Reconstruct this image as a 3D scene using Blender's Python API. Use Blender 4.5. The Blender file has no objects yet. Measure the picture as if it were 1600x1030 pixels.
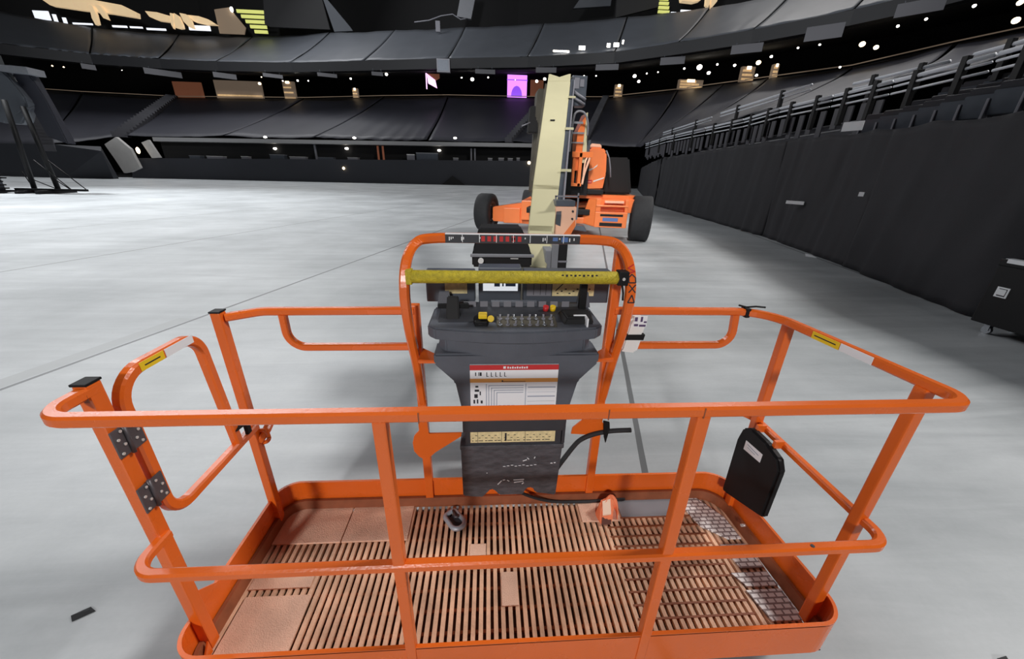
import bpy, bmesh, math, random
from mathutils import Vector, Matrix, noise
random.seed(7)
S = bpy.context.scene
COL = S.collection
V = Vector
PI = math.pi

# ------------------------------------------------------------------ materials
def srgb(r, g, b):
    f = lambda c: (c/255/12.92) if c/255 <= .04045 else ((c/255+.055)/1.055)**2.4
    return (f(r), f(g), f(b), 1)

def mat(name, col, rough=.5, metal=0., vary=0., scale=8., bump=0., bscale=60., emit=None, es=0., rvary=0., stretch=None, coat=0., spec=None):
    m = bpy.data.materials.new(name); m.use_nodes = True
    nt = m.node_tree; b = nt.nodes['Principled BSDF']
    b.inputs['Base Color'].default_value = col
    b.inputs['Roughness'].default_value = rough
    b.inputs['Metallic'].default_value = metal
    if coat: b.inputs['Coat Weight'].default_value = coat; b.inputs['Coat Roughness'].default_value = .15
    if spec is not None: b.inputs['Specular IOR Level'].default_value = spec
    if emit:
        b.inputs['Emission Color'].default_value = emit; b.inputs['Emission Strength'].default_value = es
    if vary or bump or rvary:
        tc = nt.nodes.new('ShaderNodeTexCoord'); mp = nt.nodes.new('ShaderNodeMapping')
        nt.links.new(tc.outputs['Object'], mp.inputs[0])
        if stretch: mp.inputs['Scale'].default_value = stretch
    if vary:
        n = nt.nodes.new('ShaderNodeTexNoise'); n.inputs['Scale'].default_value = scale; n.inputs['Detail'].default_value = 6
        nt.links.new(mp.outputs[0], n.inputs['Vector'])
        cr = nt.nodes.new('ShaderNodeValToRGB')
        cr.color_ramp.elements[0].position = .3; cr.color_ramp.elements[1].position = .7
        cr.color_ramp.elements[0].color = tuple(c*(1-vary) for c in col[:3])+(1,)
        cr.color_ramp.elements[1].color = tuple(min(1, c*(1+vary)) for c in col[:3])+(1,)
        nt.links.new(n.outputs['Fac'], cr.inputs[0]); nt.links.new(cr.outputs[0], b.inputs['Base Color'])
        if rvary:
            mr = nt.nodes.new('ShaderNodeMapRange')
            mr.inputs['To Min'].default_value = rough-rvary; mr.inputs['To Max'].default_value = rough+rvary
            nt.links.new(n.outputs['Fac'], mr.inputs['Value']); nt.links.new(mr.outputs[0], b.inputs['Roughness'])
    if bump:
        n2 = nt.nodes.new('ShaderNodeTexNoise'); n2.inputs['Scale'].default_value = bscale; n2.inputs['Detail'].default_value = 4
        nt.links.new(mp.outputs[0], n2.inputs['Vector'])
        bp = nt.nodes.new('ShaderNodeBump'); bp.inputs['Strength'].default_value = bump; bp.inputs['Distance'].default_value = .02
        nt.links.new(n2.outputs['Fac'], bp.inputs['Height']); nt.links.new(bp.outputs[0], b.inputs['Normal'])
    return m

ORANGE = srgb(228, 104, 30)
M = {}
M['orange'] = mat('orange_paint', ORANGE, .27, vary=.05, scale=4, bump=.05, bscale=120, rvary=.06, spec=.6)
M['orange_machine'] = mat('orange_machine_paint', srgb(245, 132, 72), .32, vary=.06, scale=2)
M['peach'] = mat('sun_faded_orange_paint', srgb(250, 196, 166), .45, vary=.06, scale=3)
M['deck'] = mat('worn_deck_steel', srgb(226, 180, 148), .5, .0, vary=.3, scale=9, bump=.2, bscale=90)
M['deckplate'] = mat('worn_deck_plate', srgb(238, 194, 168), .5, .0, vary=.18, scale=7, bump=.4, bscale=240)
M['tread'] = mat('pale_tread_pad', srgb(240, 236, 234), .5, vary=.18, scale=30, bump=.5, bscale=60)
M['rust'] = mat('dusty_rust_angle', srgb(142, 80, 50), .6, vary=.2, scale=14)
M['gap_shade'] = mat('dark_gap_shade', srgb(84, 46, 34), .7, vary=.3, scale=6)  # dark brown that puts shade into the gaps between deck slats
M['cream'] = mat('cream_paint', srgb(206, 200, 164), .45, vary=.03, scale=2)
M['console'] = mat('charcoal_plastic', srgb(84, 88, 97), .5, vary=.08, scale=12, bump=.08, bscale=200)
M['console_dark'] = mat('dark_plastic', srgb(52, 54, 60), .5, vary=.1, scale=12)
M['footbox'] = mat('scuffed_charcoal_plastic', srgb(74, 74, 80), .55, vary=.35, scale=22, bump=.3, bscale=90, stretch=(1, 1, 3))
M['black'] = mat('black_plastic', srgb(22, 22, 24), .6, spec=.25)
M['rubber'] = mat('black_rubber', srgb(38, 39, 42), .75, vary=.15, scale=12, bump=.15, bscale=60)
M['steel'] = mat('bare_steel', srgb(170, 174, 180), .3, .8, vary=.1, scale=20)
M['hooksteel'] = mat('worn_grey_steel', srgb(172, 178, 188), .4, .2, vary=.1, scale=20)
M['hinge'] = mat('grey_hinge_steel', srgb(92, 88, 92), .45, .4, vary=.12, scale=20)
M['bolt'] = mat('bright_bolt', srgb(225, 225, 222), .35, .5)
M['white'] = mat('white_plastic', srgb(232, 232, 230), .4)
M['paper'] = mat('white_label', srgb(236, 238, 242), .5)
M['paperline'] = mat('grey_print', srgb(160, 168, 184), .6)
M['ink'] = mat('black_print', srgb(34, 36, 44), .6)
M['red'] = mat('red_print', srgb(196, 44, 46), .5)
M['amber'] = mat('amber_print', srgb(216, 152, 74), .5)
M['decalcream'] = mat('cream_decal', srgb(226, 210, 160), .5, vary=.15, scale=60)
M['yellow'] = mat('yellow_decal', srgb(238, 200, 32), .5)
M['foam'] = mat('yellow_foam', srgb(186, 168, 38), .6, vary=.22, scale=60, bump=.4, bscale=160)
M['screen'] = mat('glowing_white_label', (.8, .85, .9, 1), .3, emit=(.88, .94, 1, 1), es=.7)  # glow of its own replaces the light missing on the shaded rear label
M['blue'] = mat('blue_print', srgb(86, 118, 176), .5)
M['greyplate'] = mat('grey_painted_plate', srgb(128, 130, 136), .5, vary=.06, scale=5)
M['greydark'] = mat('dark_grey_paint', srgb(84, 90, 100), .4, .2, vary=.1, scale=5)
M['olive'] = mat('dusty_dark_steel', srgb(88, 84, 74), .6, vary=.2, scale=3)
M['machineblack'] = mat('machine_black', srgb(22, 22, 24), .55, spec=.3)
M['sock'] = mat('orange_fabric', srgb(240, 132, 88), .7, vary=.08, scale=40)
M['sockpale'] = mat('pale_fabric', srgb(246, 214, 190), .7)
M['leather'] = mat('dark_brown_inside', srgb(90, 48, 36), .7)
M['tarp_up'] = mat('grey_tarp', srgb(82, 86, 93), .5, vary=.06, scale=.25, bump=.1, bscale=2)
M['tarp_low'] = mat('dark_tarp', srgb(50, 51, 60), .55, vary=.08, scale=.2, bump=.1, bscale=2)
M['drape'] = mat('black_drape', srgb(36, 36, 41), .8, vary=.1, scale=1.2, bump=.15, bscale=8)
M['fascia'] = mat('dark_fascia', srgb(26, 27, 31), .6)
M['wallfar'] = mat('dark_barrier_cover', srgb(48, 50, 57), .6, vary=.05, scale=.3)
M['void'] = mat('black_backdrop_wall', srgb(14, 14, 16), .9)
M['ledge'] = mat('pale_grey_ledge', srgb(150, 150, 152), .5)
M['panel'] = mat('grey_panel', srgb(128, 128, 136), .5)
M['panel_dim'] = mat('dim_grey_panel', srgb(70, 70, 77), .5)
M['concrete_white'] = mat('pale_concrete', srgb(190, 188, 186), .7, vary=.06, scale=1)
M['aisle'] = mat('grey_aisle_concrete', srgb(66, 66, 72), .7, vary=.1, scale=1)
M['rail_steel'] = mat('galvanised_rail', srgb(214, 218, 226), .4, 0.)
M['step'] = mat('dark_concrete', srgb(66, 66, 72), .7, vary=.15, scale=2)
M['seat'] = mat('dark_seat_plastic', srgb(46, 46, 54), .45)
M['lamp'] = mat('lamp_glow', (1, 1, 1, 1), emit=(1, .93, .82, 1), es=9)
M['lampwarm'] = mat('warm_lamp_glow', (1, .9, .7, 1), emit=(1, .78, .48, 1), es=6)
M['purple'] = mat('purple_screen', (.2, .05, .4, 1), emit=(.62, .22, .95, 1), es=1.6)
M['pinkpale'] = mat('pink_screen', (.5, .2, .5, 1), emit=(.95, .55, .95, 1), es=1.5)
M['violet'] = mat('violet_screen_shape', (.1, .02, .3, 1), emit=(.25, .07, .75, 1), es=1.2)
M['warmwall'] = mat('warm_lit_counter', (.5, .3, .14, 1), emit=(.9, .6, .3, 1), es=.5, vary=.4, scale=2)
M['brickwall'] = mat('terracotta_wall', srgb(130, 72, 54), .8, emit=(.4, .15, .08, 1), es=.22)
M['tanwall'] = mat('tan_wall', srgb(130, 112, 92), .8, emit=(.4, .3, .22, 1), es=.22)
M['wood'] = mat('glowing_wood_fin', srgb(232, 200, 150), .5, emit=(.9, .68, .42, 1), es=.5, vary=.08, scale=1)  # wood is no lamp; the emission paints in the light on fins and soffits
M['suitelight'] = mat('suite_window_light', (1, 1, 1, 1), emit=(.85, .9, 1, 1), es=.9)
M['lime'] = mat('lime_lit_louvre', (.5, .5, .15, 1), emit=(.55, .58, .16, 1), es=.8)
M['board'] = mat('black_scoreboard', srgb(30, 30, 32), .6)

def tread_material():
    m = bpy.data.materials.new('embossed_tread'); m.use_nodes = True; nt = m.node_tree; b = nt.nodes['Principled BSDF']
    tc = nt.nodes.new('ShaderNodeTexCoord'); br = nt.nodes.new('ShaderNodeTexBrick'); br.inputs['Scale'].default_value = 9
    br.inputs['Color1'].default_value = srgb(250, 248, 246); br.inputs['Color2'].default_value = srgb(240, 236, 236); br.inputs['Mortar'].default_value = srgb(150, 138, 138)
    br.inputs['Mortar Size'].default_value = .035; br.inputs['Brick Width'].default_value = .32; br.inputs['Row Height'].default_value = .2
    nt.links.new(tc.outputs['Object'], br.inputs['Vector']); nt.links.new(br.outputs['Color'], b.inputs['Base Color']); b.inputs['Roughness'].default_value = .5
    bp = nt.nodes.new('ShaderNodeBump'); bp.inputs['Strength'].default_value = .5; bp.invert = True; nt.links.new(br.outputs['Fac'], bp.inputs['Height']); nt.links.new(bp.outputs[0], b.inputs['Normal'])
    return m
M['tread'] = tread_material()

def floor_material():
    m = bpy.data.materials.new('polished_concrete_floor'); m.use_nodes = True
    nt = m.node_tree; N = nt.nodes; L = nt.links; b = N['Principled BSDF']
    tc = N.new('ShaderNodeTexCoord')
    mp = N.new('ShaderNodeMapping'); mp.inputs['Rotation'].default_value = (0, 0, math.radians(14.3))
    L.new(tc.outputs['Object'], mp.inputs[0])
    # soft clouds, brushed streaks and a few blotches
    n1 = N.new('ShaderNodeTexNoise'); n1.inputs['Scale'].default_value = .35; n1.inputs['Detail'].default_value = 8; n1.inputs['Roughness'].default_value = .6
    L.new(mp.outputs[0], n1.inputs['Vector'])
    m2 = N.new('ShaderNodeMapping'); m2.inputs['Rotation'].default_value = (0, 0, math.radians(-52)); m2.inputs['Scale'].default_value = (.25, 2.6, 1)
    L.new(tc.outputs['Object'], m2.inputs[0])
    n2 = N.new('ShaderNodeTexNoise'); n2.inputs['Scale'].default_value = 1.3; n2.inputs['Detail'].default_value = 9; n2.inputs['Roughness'].default_value = .65; n2.inputs['Distortion'].default_value = .6
    L.new(m2.outputs[0], n2.inputs['Vector'])
    n3 = N.new('ShaderNodeTexNoise'); n3.inputs['Scale'].default_value = 40; n3.inputs['Detail'].default_value = 4
    L.new(tc.outputs['Object'], n3.inputs['Vector'])
    def mixc(a, bb, fac, mode='MIX'):
        x = N.new('ShaderNodeMix'); x.data_type = 'RGBA'; x.blend_type = mode
        for sock, val in ((6, a), (7, bb), (0, fac)):
            if hasattr(val, 'links') or hasattr(val, 'is_linked'): L.new(val, x.inputs[sock])
            else: x.inputs[sock].default_value = val
        return x.outputs[2]
    r1 = N.new('ShaderNodeValToRGB'); r1.color_ramp.elements[0].position = .3; r1.color_ramp.elements[1].position = .72
    r1.color_ramp.elements[0].color = srgb(160, 165, 168); r1.color_ramp.elements[1].color = srgb(208, 212, 215)
    L.new(n1.outputs['Fac'], r1.inputs[0])
    r2 = N.new('ShaderNodeValToRGB'); r2.color_ramp.elements[0].position = .28; r2.color_ramp.elements[1].position = .6
    r2.color_ramp.elements[0].color = (.72, .73, .74, 1); r2.color_ramp.elements[1].color = (1, 1, 1, 1)
    L.new(n2.outputs['Fac'], r2.inputs[0])
    c = mixc(r1.outputs[0], r2.outputs[0], .85, 'MULTIPLY')
    r3 = N.new('ShaderNodeValToRGB'); r3.color_ramp.elements[0].color = (.9, .9, .9, 1); r3.color_ramp.elements[1].color = (1.06, 1.06, 1.06, 1)
    L.new(n3.outputs['Fac'], r3.inputs[0])
    c = mixc(c, r3.outputs[0], .6, 'MULTIPLY')
    # slab joints: dark lines every 5.38 m running 14.3 degrees off the platform axis
    sx = N.new('ShaderNodeSeparateXYZ'); L.new(mp.outputs[0], sx.inputs[0])
    def mth(op, a, bb=None):
        x = N.new('ShaderNodeMath'); x.operation = op
        for i, val in enumerate((a, bb)):
            if val is None: continue
            if isinstance(val, (int, float)): x.inputs[i].default_value = val
            else: L.new(val, x.inputs[i])
        return x.outputs[0]
    wob = mth('MULTIPLY', mth('SUBTRACT', n1.outputs['Fac'], .5), .03)
    q = mth('ADD', sx.outputs['X'], wob)
    t = mth('PINGPONG', mth('ADD', q, 4.72+5.38*20), 2.69)
    line = mth('LESS_THAN', t, .022)
    c = mixc(c, (.09, .095, .1, 1), mth('MULTIPLY', line, .85))
    # a broad pale grout band beside the joint left of the platform
    band = mth('LESS_THAN', mth('ABSOLUTE', mth('ADD', q, 4.86)), .10)
    fade = mth('LESS_THAN', sx.outputs['Y'], 2.9)
    c = mixc(c, (.36, .375, .385, 1), mth('MULTIPLY', mth('MULTIPLY', band, fade), .6))
    L.new(c, b.inputs['Base Color'])
    mr = N.new('ShaderNodeMapRange'); mr.inputs['To Min'].default_value = .34; mr.inputs['To Max'].default_value = .58
    L.new(n2.outputs['Fac'], mr.inputs['Value']); L.new(mr.outputs[0], b.inputs['Roughness'])
    bp = N.new('ShaderNodeBump'); bp.inputs['Strength'].default_value = .04; L.new(n3.outputs['Fac'], bp.inputs['Height']); L.new(bp.outputs[0], b.inputs['Normal'])
    return m
M['floor'] = floor_material()

# ------------------------------------------------------------------ mesh helpers
class MB:
    def __init__(s): s.v = []; s.f = []; s.sm = []
    def add(s, vs, fs, smooth=False):
        o = len(s.v); s.v += [tuple(v) for v in vs]
        s.f += [tuple(i+o for i in f) for f in fs]; s.sm += [smooth]*len(fs)
        return s
    def box(s, c, d, rot=None, bev=0.):
        c = V(c); bm = bmesh.new(); bmesh.ops.create_cube(bm, size=1)
        for v in bm.verts: v.co = V((v.co.x*d[0], v.co.y*d[1], v.co.z*d[2]))
        if bev: bmesh.ops.bevel(bm, geom=list(bm.edges), offset=min(bev, min(d)*.45), segments=2, affect='EDGES', profile=.6)
        if rot is not None:
            mt = rot if isinstance(rot, Matrix) else Matrix.Rotation(rot, 3, 'Z')
            for v in bm.verts: v.co = mt @ v.co
        bm.verts.index_update()
        s.add([v.co+c for v in bm.verts], [[v.index for v in f.verts] for f in bm.faces]); bm.free(); return s
    def b2(s, a, b, bev=0.):
        a, b = V(a), V(b)
        return s.box((a+b)/2, [abs(x) for x in (b-a)], bev=bev)
    def hull(s, pts, bev=0.):
        bm = bmesh.new()
        for p in pts: bm.verts.new(p)
        bmesh.ops.convex_hull(bm, input=list(bm.verts))
        bmesh.ops.dissolve_limit(bm, angle_limit=.02, verts=list(bm.verts), edges=list(bm.edges))
        if bev: bmesh.ops.bevel(bm, geom=list(bm.edges), offset=bev, segments=2, affect='EDGES')
        bm.verts.index_update()
        s.add([v.co.copy() for v in bm.verts], [[v.index for v in f.verts] for f in bm.faces]); bm.free(); return s
    def prism(s, poly, d, org=(0, 0, 0), ax=None, bev=0.):
        # poly 2D in axes ax[0], ax[1] from org; extruded by d along ax[2] (centred at org)
        ax = ax or (V((1, 0, 0)), V((0, 0, 1)), V((0, 1, 0)))
        org = V(org); bm = bmesh.new()
        vs = [bm.verts.new(org+ax[0]*p[0]+ax[1]*p[1]) for p in poly]
        f = bm.faces.new(vs); r = bmesh.ops.extrude_face_region(bm, geom=[f])
        bmesh.ops.translate(bm, verts=[g for g in r['geom'] if isinstance(g, bmesh.types.BMVert)], vec=ax[2]*d)
        bmesh.ops.recalc_face_normals(bm, faces=list(bm.faces))
        if bev: bmesh.ops.bevel(bm, geom=list(bm.edges), offset=bev, segments=2, affect='EDGES')
        bm.verts.index_update()
        s.add([v.co.copy() for v in bm.verts], [[v.index for v in q.verts] for q in bm.faces]); bm.free(); return s
    def sweep(s, path, prof, up=(0, 0, 1), closed=False, smooth=False, caps=True):
        path = [V(p) for p in path]; n = len(path); k = len(prof); up = V(up).normalized(); vs = []
        for i, p in enumerate(path):
            a = path[i-1] if (i or closed) else p
            b = path[(i+1) % n] if (i < n-1 or closed) else p
            d1 = (p-a).normalized() if (p-a).length > 1e-9 else None
            d2 = (b-p).normalized() if (b-p).length > 1e-9 else None
            t = ((d1 or d2)+(d2 or d1)).normalized()
            u = t.cross(up)
            if u.length < 1e-6: u = t.cross(V((1, 0, 0)))
            u.normalize(); w = u.cross(t).normalized()
            sc = 1.
            if d1 and d2: sc = 1/max(.5, math.sqrt(max(.05, (1+d1.dot(d2))/2)))
            vs += [p+u*(q[0]*sc)+w*q[1] for q in prof]
        fs = []
        for i in range(n if closed else n-1):
            j = (i+1) % n
            for a in range(k):
                b = (a+1) % k
                fs.append((i*k+a, i*k+b, j*k+b, j*k+a))
        if caps and not closed: fs += [tuple(range(k))[::-1], tuple((n-1)*k+a for a in range(k))]
        return s.add(vs, fs, smooth)
    def sq(s, path, w=.03, h=None, r=.005, up=(0, 0, 1), closed=False):
        h = h or w; a, b = w/2, h/2
        return s.sweep(path, [(a-r, -b), (a, -b+r), (a, b-r), (a-r, b), (-a+r, b), (-a, b-r), (-a, -b+r), (-a+r, -b)], up, closed)
    def tube(s, path, r=.01, n=10, closed=False, up=(0, 0, 1)):
        return s.sweep(path, [(r*math.cos(2*PI*i/n), r*math.sin(2*PI*i/n)) for i in range(n)], up, closed, True)
    def cyl(s, p0, p1, r0, r1=None, n=16, smooth=True):
        p0, p1 = V(p0), V(p1); r1 = r0 if r1 is None else r1
        t = (p1-p0).normalized(); u = t.orthogonal().normalized(); w = t.cross(u)
        vs = []
        for p, r in ((p0, r0), (p1, r1)): vs += [p+(u*math.cos(2*PI*i/n)+w*math.sin(2*PI*i/n))*r for i in range(n)]
        s.add(vs, [(i, (i+1) % n, n+(i+1) % n, n+i) for i in range(n)], smooth)
        o = len(s.v)-2*n; s.f += [tuple(o+i for i in range(n))[::-1], tuple(o+n+i for i in range(n))]; s.sm += [False]*2
        return s
    def lathe(s, prof, org, axis=(0, 0, 1), n=32):
        # prof: (distance along axis, radius)
        org = V(org); t = V(axis).normalized(); u = t.orthogonal().normalized(); w = t.cross(u); vs = []; k = len(prof)
        for i in range(n):
            e = u*math.cos(2*PI*i/n)+w*math.sin(2*PI*i/n)
            vs += [org+t*a+e*r for a, r in prof]
        return s.add(vs, [(i*k+j, i*k+j+1, ((i+1) % n)*k+j+1, ((i+1) % n)*k+j) for i in range(n) for j in range(k-1)], True)
    def ball(s, c, r, nu=10, nv=6):
        c = V(c); r = V(r) if hasattr(r, '__len__') else V((r, r, r)); vs = []
        for j in range(nv+1):
            a = PI*j/nv
            for i in range(nu):
                b = 2*PI*i/nu; vs.append(c+V((r.x*math.sin(a)*math.cos(b), r.y*math.sin(a)*math.sin(b), r.z*math.cos(a))))
        return s.add(vs, [(j*nu+i, (j+1)*nu+i, (j+1)*nu+(i+1) % nu, j*nu+(i+1) % nu) for j in range(nv) for i in range(nu)], True)
    def grid(s, fn, nu, nv, smooth=True, thick=0.):
        vs = [V(fn(i/nu, j/nv)) for j in range(nv+1) for i in range(nu+1)]
        fs = [(j*(nu+1)+i, j*(nu+1)+i+1, (j+1)*(nu+1)+i+1, (j+1)*(nu+1)+i) for j in range(nv) for i in range(nu)]
        return s.add(vs, fs, smooth)
    def build(s, name, material, parent=None, solid=0.):
        off = V((0, 0, 0)); p = parent
        while p is not None: off += p.location; p = p.parent
        me = bpy.data.meshes.new(name); me.from_pydata([tuple(V(v)-off) for v in s.v], [], s.f); me.update()
        me.polygons.foreach_set('use_smooth', s.sm)
        bm = bmesh.new(); bm.from_mesh(me); bmesh.ops.remove_doubles(bm, verts=bm.verts, dist=1e-6)
        bmesh.ops.recalc_face_normals(bm, faces=bm.faces); bm.to_mesh(me); bm.free()
        me.materials.append(M[material] if isinstance(material, str) else material)
        o = bpy.data.objects.new(name, me); COL.objects.link(o)
        if parent is not None: o.parent = parent
        if solid:
            md = o.modifiers.new('thickness', 'SOLIDIFY'); md.thickness = solid; md.offset = 0
        return o

def fillet(pts, rs, seg=7, closed=False):
    pts = [V(p) for p in pts]; n = len(pts); out = []
    if not hasattr(rs, '__len__'): rs = [rs]*n
    for i, p in enumerate(pts):
        if (not closed and i in (0, n-1)) or rs[i] == 0: out.append(p); continue
        a, b = pts[i-1], pts[(i+1) % n]; d1 = (a-p).normalized(); d2 = (b-p).normalized()
        ang = d1.angle(d2); l = min(rs[i]/math.tan(ang/2), (a-p).length*.49, (b-p).length*.49); r = l*math.tan(ang/2)
        c = p+(d1+d2).normalized()*(r/math.sin(ang/2)); s0 = p+d1*l-c; s1 = p+d2*l-c
        th = s0.angle(s1)
        for k in range(seg+1):
            t = k/seg; out.append(c+(s0*math.sin((1-t)*th)+s1*math.sin(t*th))/math.sin(th))
    return out

def tag(o, label=None, cat=None, group=None, kind=None):
    if label: o['label'] = label
    if cat: o['category'] = cat
    if group: o['group'] = group
    if kind: o['kind'] = kind
    return o
def thing(name, label, cat, loc=(0, 0, 0), group=None):
    o = bpy.data.objects.new(name, None); COL.objects.link(o); o.location = loc; o.empty_display_size = .2
    return tag(o, label, cat, group)
def struct(o): return tag(o, kind='structure')
def lerp(a, b, t): return V(a)*(1-t)+V(b)*t

# ================================================================== SETTING
struct(MB().b2((-140, -40, -.3), (90, 150, 0)).build('floor', 'floor'))

# far barrier wall under a dark cover
w = MB(); w.hull([(-55.3, 65, 0), (18, 65.4, 0), (-54.6, 65, 2.85), (18, 65.4, 4.1), (-55.3, 65.5, 0), (18, 65.9, 0), (-54.6, 65.5, 2.85), (18, 65.9, 4.1)])
struct(w.build('wall_far', 'wallfar'))
w = MB(); w.hull([(-95, 66, 0), (-58.5, 58.2, 0), (-52.5, 58.6, 0), (-95, 66, 4.2), (-58.5, 58.6, 4.2), (-51.9, 57.6, 3.5), (-95, 66.6, 0), (-53, 60, 0), (-95, 66.6, 4.2), (-53, 59, 4.1)])
struct(w.build('wall_left', 'wallfar'))
# dark void behind the seating: recessed concourse walls following the bowl
BP = [(-112, 98), (-92, 103.5), (-73.6, 105.5), (-42, 101), (-22.5, 95), (-8.5, 91.6), (7.6, 90.2), (24, 87.5), (34.7, 78), (39.8, 72), (44.2, 67), (51, 59), (53.5, 48.5), (56.5, 40), (60, 20), (60, -12)]
def offset_ring(pts, d):
    out = []
    for i, p in enumerate(pts):
        a = V(pts[max(0, i-1)]+(0,)); b = V(pts[min(len(pts)-1, i+1)]+(0,)); t = (b-a).normalized()
        out.append((p[0]-t.y*d, p[1]+t.x*d))
    return out
BW = offset_ring(BP, 16)
def ribbon(ring, z0, z1, name, material, solid=.3):
    m = MB(); n = len(ring)
    m.add([(x, y, z) for x, y in ring for z in (z0, z1)], [(2*i, 2*i+2, 2*i+3, 2*i+1) for i in range(n-1)])
    return struct(m.build(name, material, solid=solid))
ribbon(BW, 0, 64, 'wall_back', 'void')
m = MB(); n = len(BP)   # concourse floor
m.add([(x, y, 16.65) for x, y in BP]+[(x, y, 16.65) for x, y in BW], [(i, i+1, n+i+1, n+i) for i in range(n-1)])
struct(m.build('floor_concourse', 'void', solid=.2))
m = MB(); m.add([(x, y, 17.9) for x, y in BP]+[(x, y, 17.9) for x, y in BP], [])
def rail_ring(z, r, name, ring):
    q = MB(); q.tube([(x, y, z) for x, y in ring], r, 6); return struct(q.build(name, 'tanwall'))
rail_ring(17.05, .07, 'trim_1', BP)

# upper deck ring: dark fascia band, seat covers above
DP = [(-84.6, 79.2), (-72, 84.8), (-61.2, 86.2), (-51.1, 86.3), (-37, 85), (-22.5, 81.5), (-7, 77.6), (6.6, 74.7), (20.1, 70), (27.8, 64.1), (35, 58), (42, 50.6), (46.3, 44.4), (50, 36), (53, 20), (53, -12)]
EP = [(-98.8, 95.2), (-86.6, 105), (-70, 107), (-53.6, 106.3), (-34.5, 101), (-19.8, 97.6), (-4.8, 93.9), (10.9, 89.7), (25.9, 84.6), (38.6, 78.6), (48.2, 71.5), (54.8, 61.5), (58.5, 52), (62, 40), (66, 20), (66, -12)]
m = MB(); n = len(DP)
IN = offset_ring(DP, 1.0)
prof = [(DP, 18.7), (DP, 20.2), (IN, 20.5), (IN, 18.7)]
vs = [(p[0], p[1], z) for i in range(n) for (R_, z) in prof for p in (R_[i],)]
m.add(vs, [(i*4+a, i*4+(a+1) % 4, i*4+4+(a+1) % 4, i*4+4+a) for i in range(n-1) for a in range(4)])
struct(m.build('trim_2', 'fascia'))
m = MB(); SB = offset_ring(DP, 34)     # soffit of the upper deck
m.add([(x, y, 18.75) for x, y in IN]+[(x, y, 24.5) for x, y in SB], [(i, i+1, n+i+1, n+i) for i in range(n-1)])
struct(m.build('ceiling_concourse', 'void', solid=.2))

def cover_panel(a0, b0, a1, b1, name, label, material, group, seed, fold=0., sag=.5, nu=26, nv=12, gap=.12):
    # a tarp stretched over seating between bottom edge a0-a1 and top edge b0-b1
    a0, b0, a1, b1 = map(V, (a0, b0, a1, b1)); L = (a1-a0).length
    nrm = (a1-a0).cross(b0-a0).normalized()
    def fn(u, v):
        uu = gap/L+u*(1-2*gap/L)
        p = lerp(lerp(a0, a1, uu), lerp(b0, b1, uu), v)
        d = -sag*math.sin(PI*v)*.5 - .25*sag*math.sin(PI*u)
        d += .10*noise.noise(V((u*5+seed, v*3, seed)))
        if fold:
            q = 2*noise.noise(V((u*2.3+seed*3, .3, seed)))
            d += fold*math.sin(u*L*2.6+q*3+v*1.5)*max(0, 1-v*1.7)*(.5+.5*noise.noise(V((u*3, seed, 1))))
        return p-nrm*d if nrm.z < 0 else p+nrm*d
    m = MB().grid(fn, nu, nv)
    o = m.build(name, material, solid=.05)
    return tag(o, label, 'seat cover', group)
ords = ['first', 'second', 'third', 'fourth', 'fifth', 'sixth', 'seventh', 'eighth', 'ninth', 'tenth', 'eleventh', 'twelfth', 'thirteenth', 'fourteenth', 'fifteenth', 'sixteenth', 'seventeenth', 'eighteenth', 'nineteenth', 'twentieth']
def nth(i):
    if i < 20: return ords[i]
    t = ['twenty', 'thirty', 'forty'][(i+1)//10-2]; u = (i+1) % 10
    return t+'-'+ords[u-1] if u else {'twenty': 'twentieth', 'thirty': 'thirtieth', 'forty': 'fortieth'}[t]
for i in range(12):
    a0, a1, b0, b1 = DP[i]+(20.25,), DP[i+1]+(20.25,), EP[i]+(29.4,), EP[i+1]+(29.4,)
    cover_panel(a0, b0, a1, b1, 'seat_cover', f'grey tarp over upper deck seats, {nth(i)} panel from the left along the upper tier',
                'tarp_up', 'grey seat covers on the upper deck', i*1.7, fold=.22 if i < 2 else .03)
# lower bowl covers
LA = [(-76, 64.8, 4.35), (-64, 62.4, 4.35), (-58.6, 69.5, 6.2), (-42, 68, 6.5), (-28, 68, 6.6), (-10, 68, 6.7), (3.2, 68, 6.9), (16, 68.5, 7.0), (20, 54, 5.6), (15.5, 40, 5), (13.2, 28, 4.7), (12.4, 19, 4.7), (12, 12, 4.7), (11.6, 7.5, 4.7), (10.8, 3, 4.7), (9.5, -10, 4.7)]
LB = [(-110, 98, 16.7), (-91, 102.3, 16.7), (-73.6, 104.8, 16.7), (-42, 100.4, 16.7), (-22.5, 94.4, 16.7), (-8.5, 90.9, 16.7), (12, 89.3, 16.7), (24, 86.8, 16.7), (34.7, 77.3, 16.7), (39.8, 71.4, 16.7), (44.2, 66.4, 16.7), (51, 58.5, 16.7), (53.2, 48, 16.7), (56, 40, 16.7), (59.4, 20, 16.7), (59.4, -10, 16.7)]
for i in range(15):
    cover_panel(LA[i], LB[i], LA[i+1], LB[i+1], 'seat_cover', f'dark tarp over lower bowl seats, {nth(i)} panel from the left along the lower tier',
                'tarp_low', 'dark seat covers on the lower bowl', 40+i*2.3, fold=.16 if i == 4 else .02, sag=.8, gap=.14)
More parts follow.
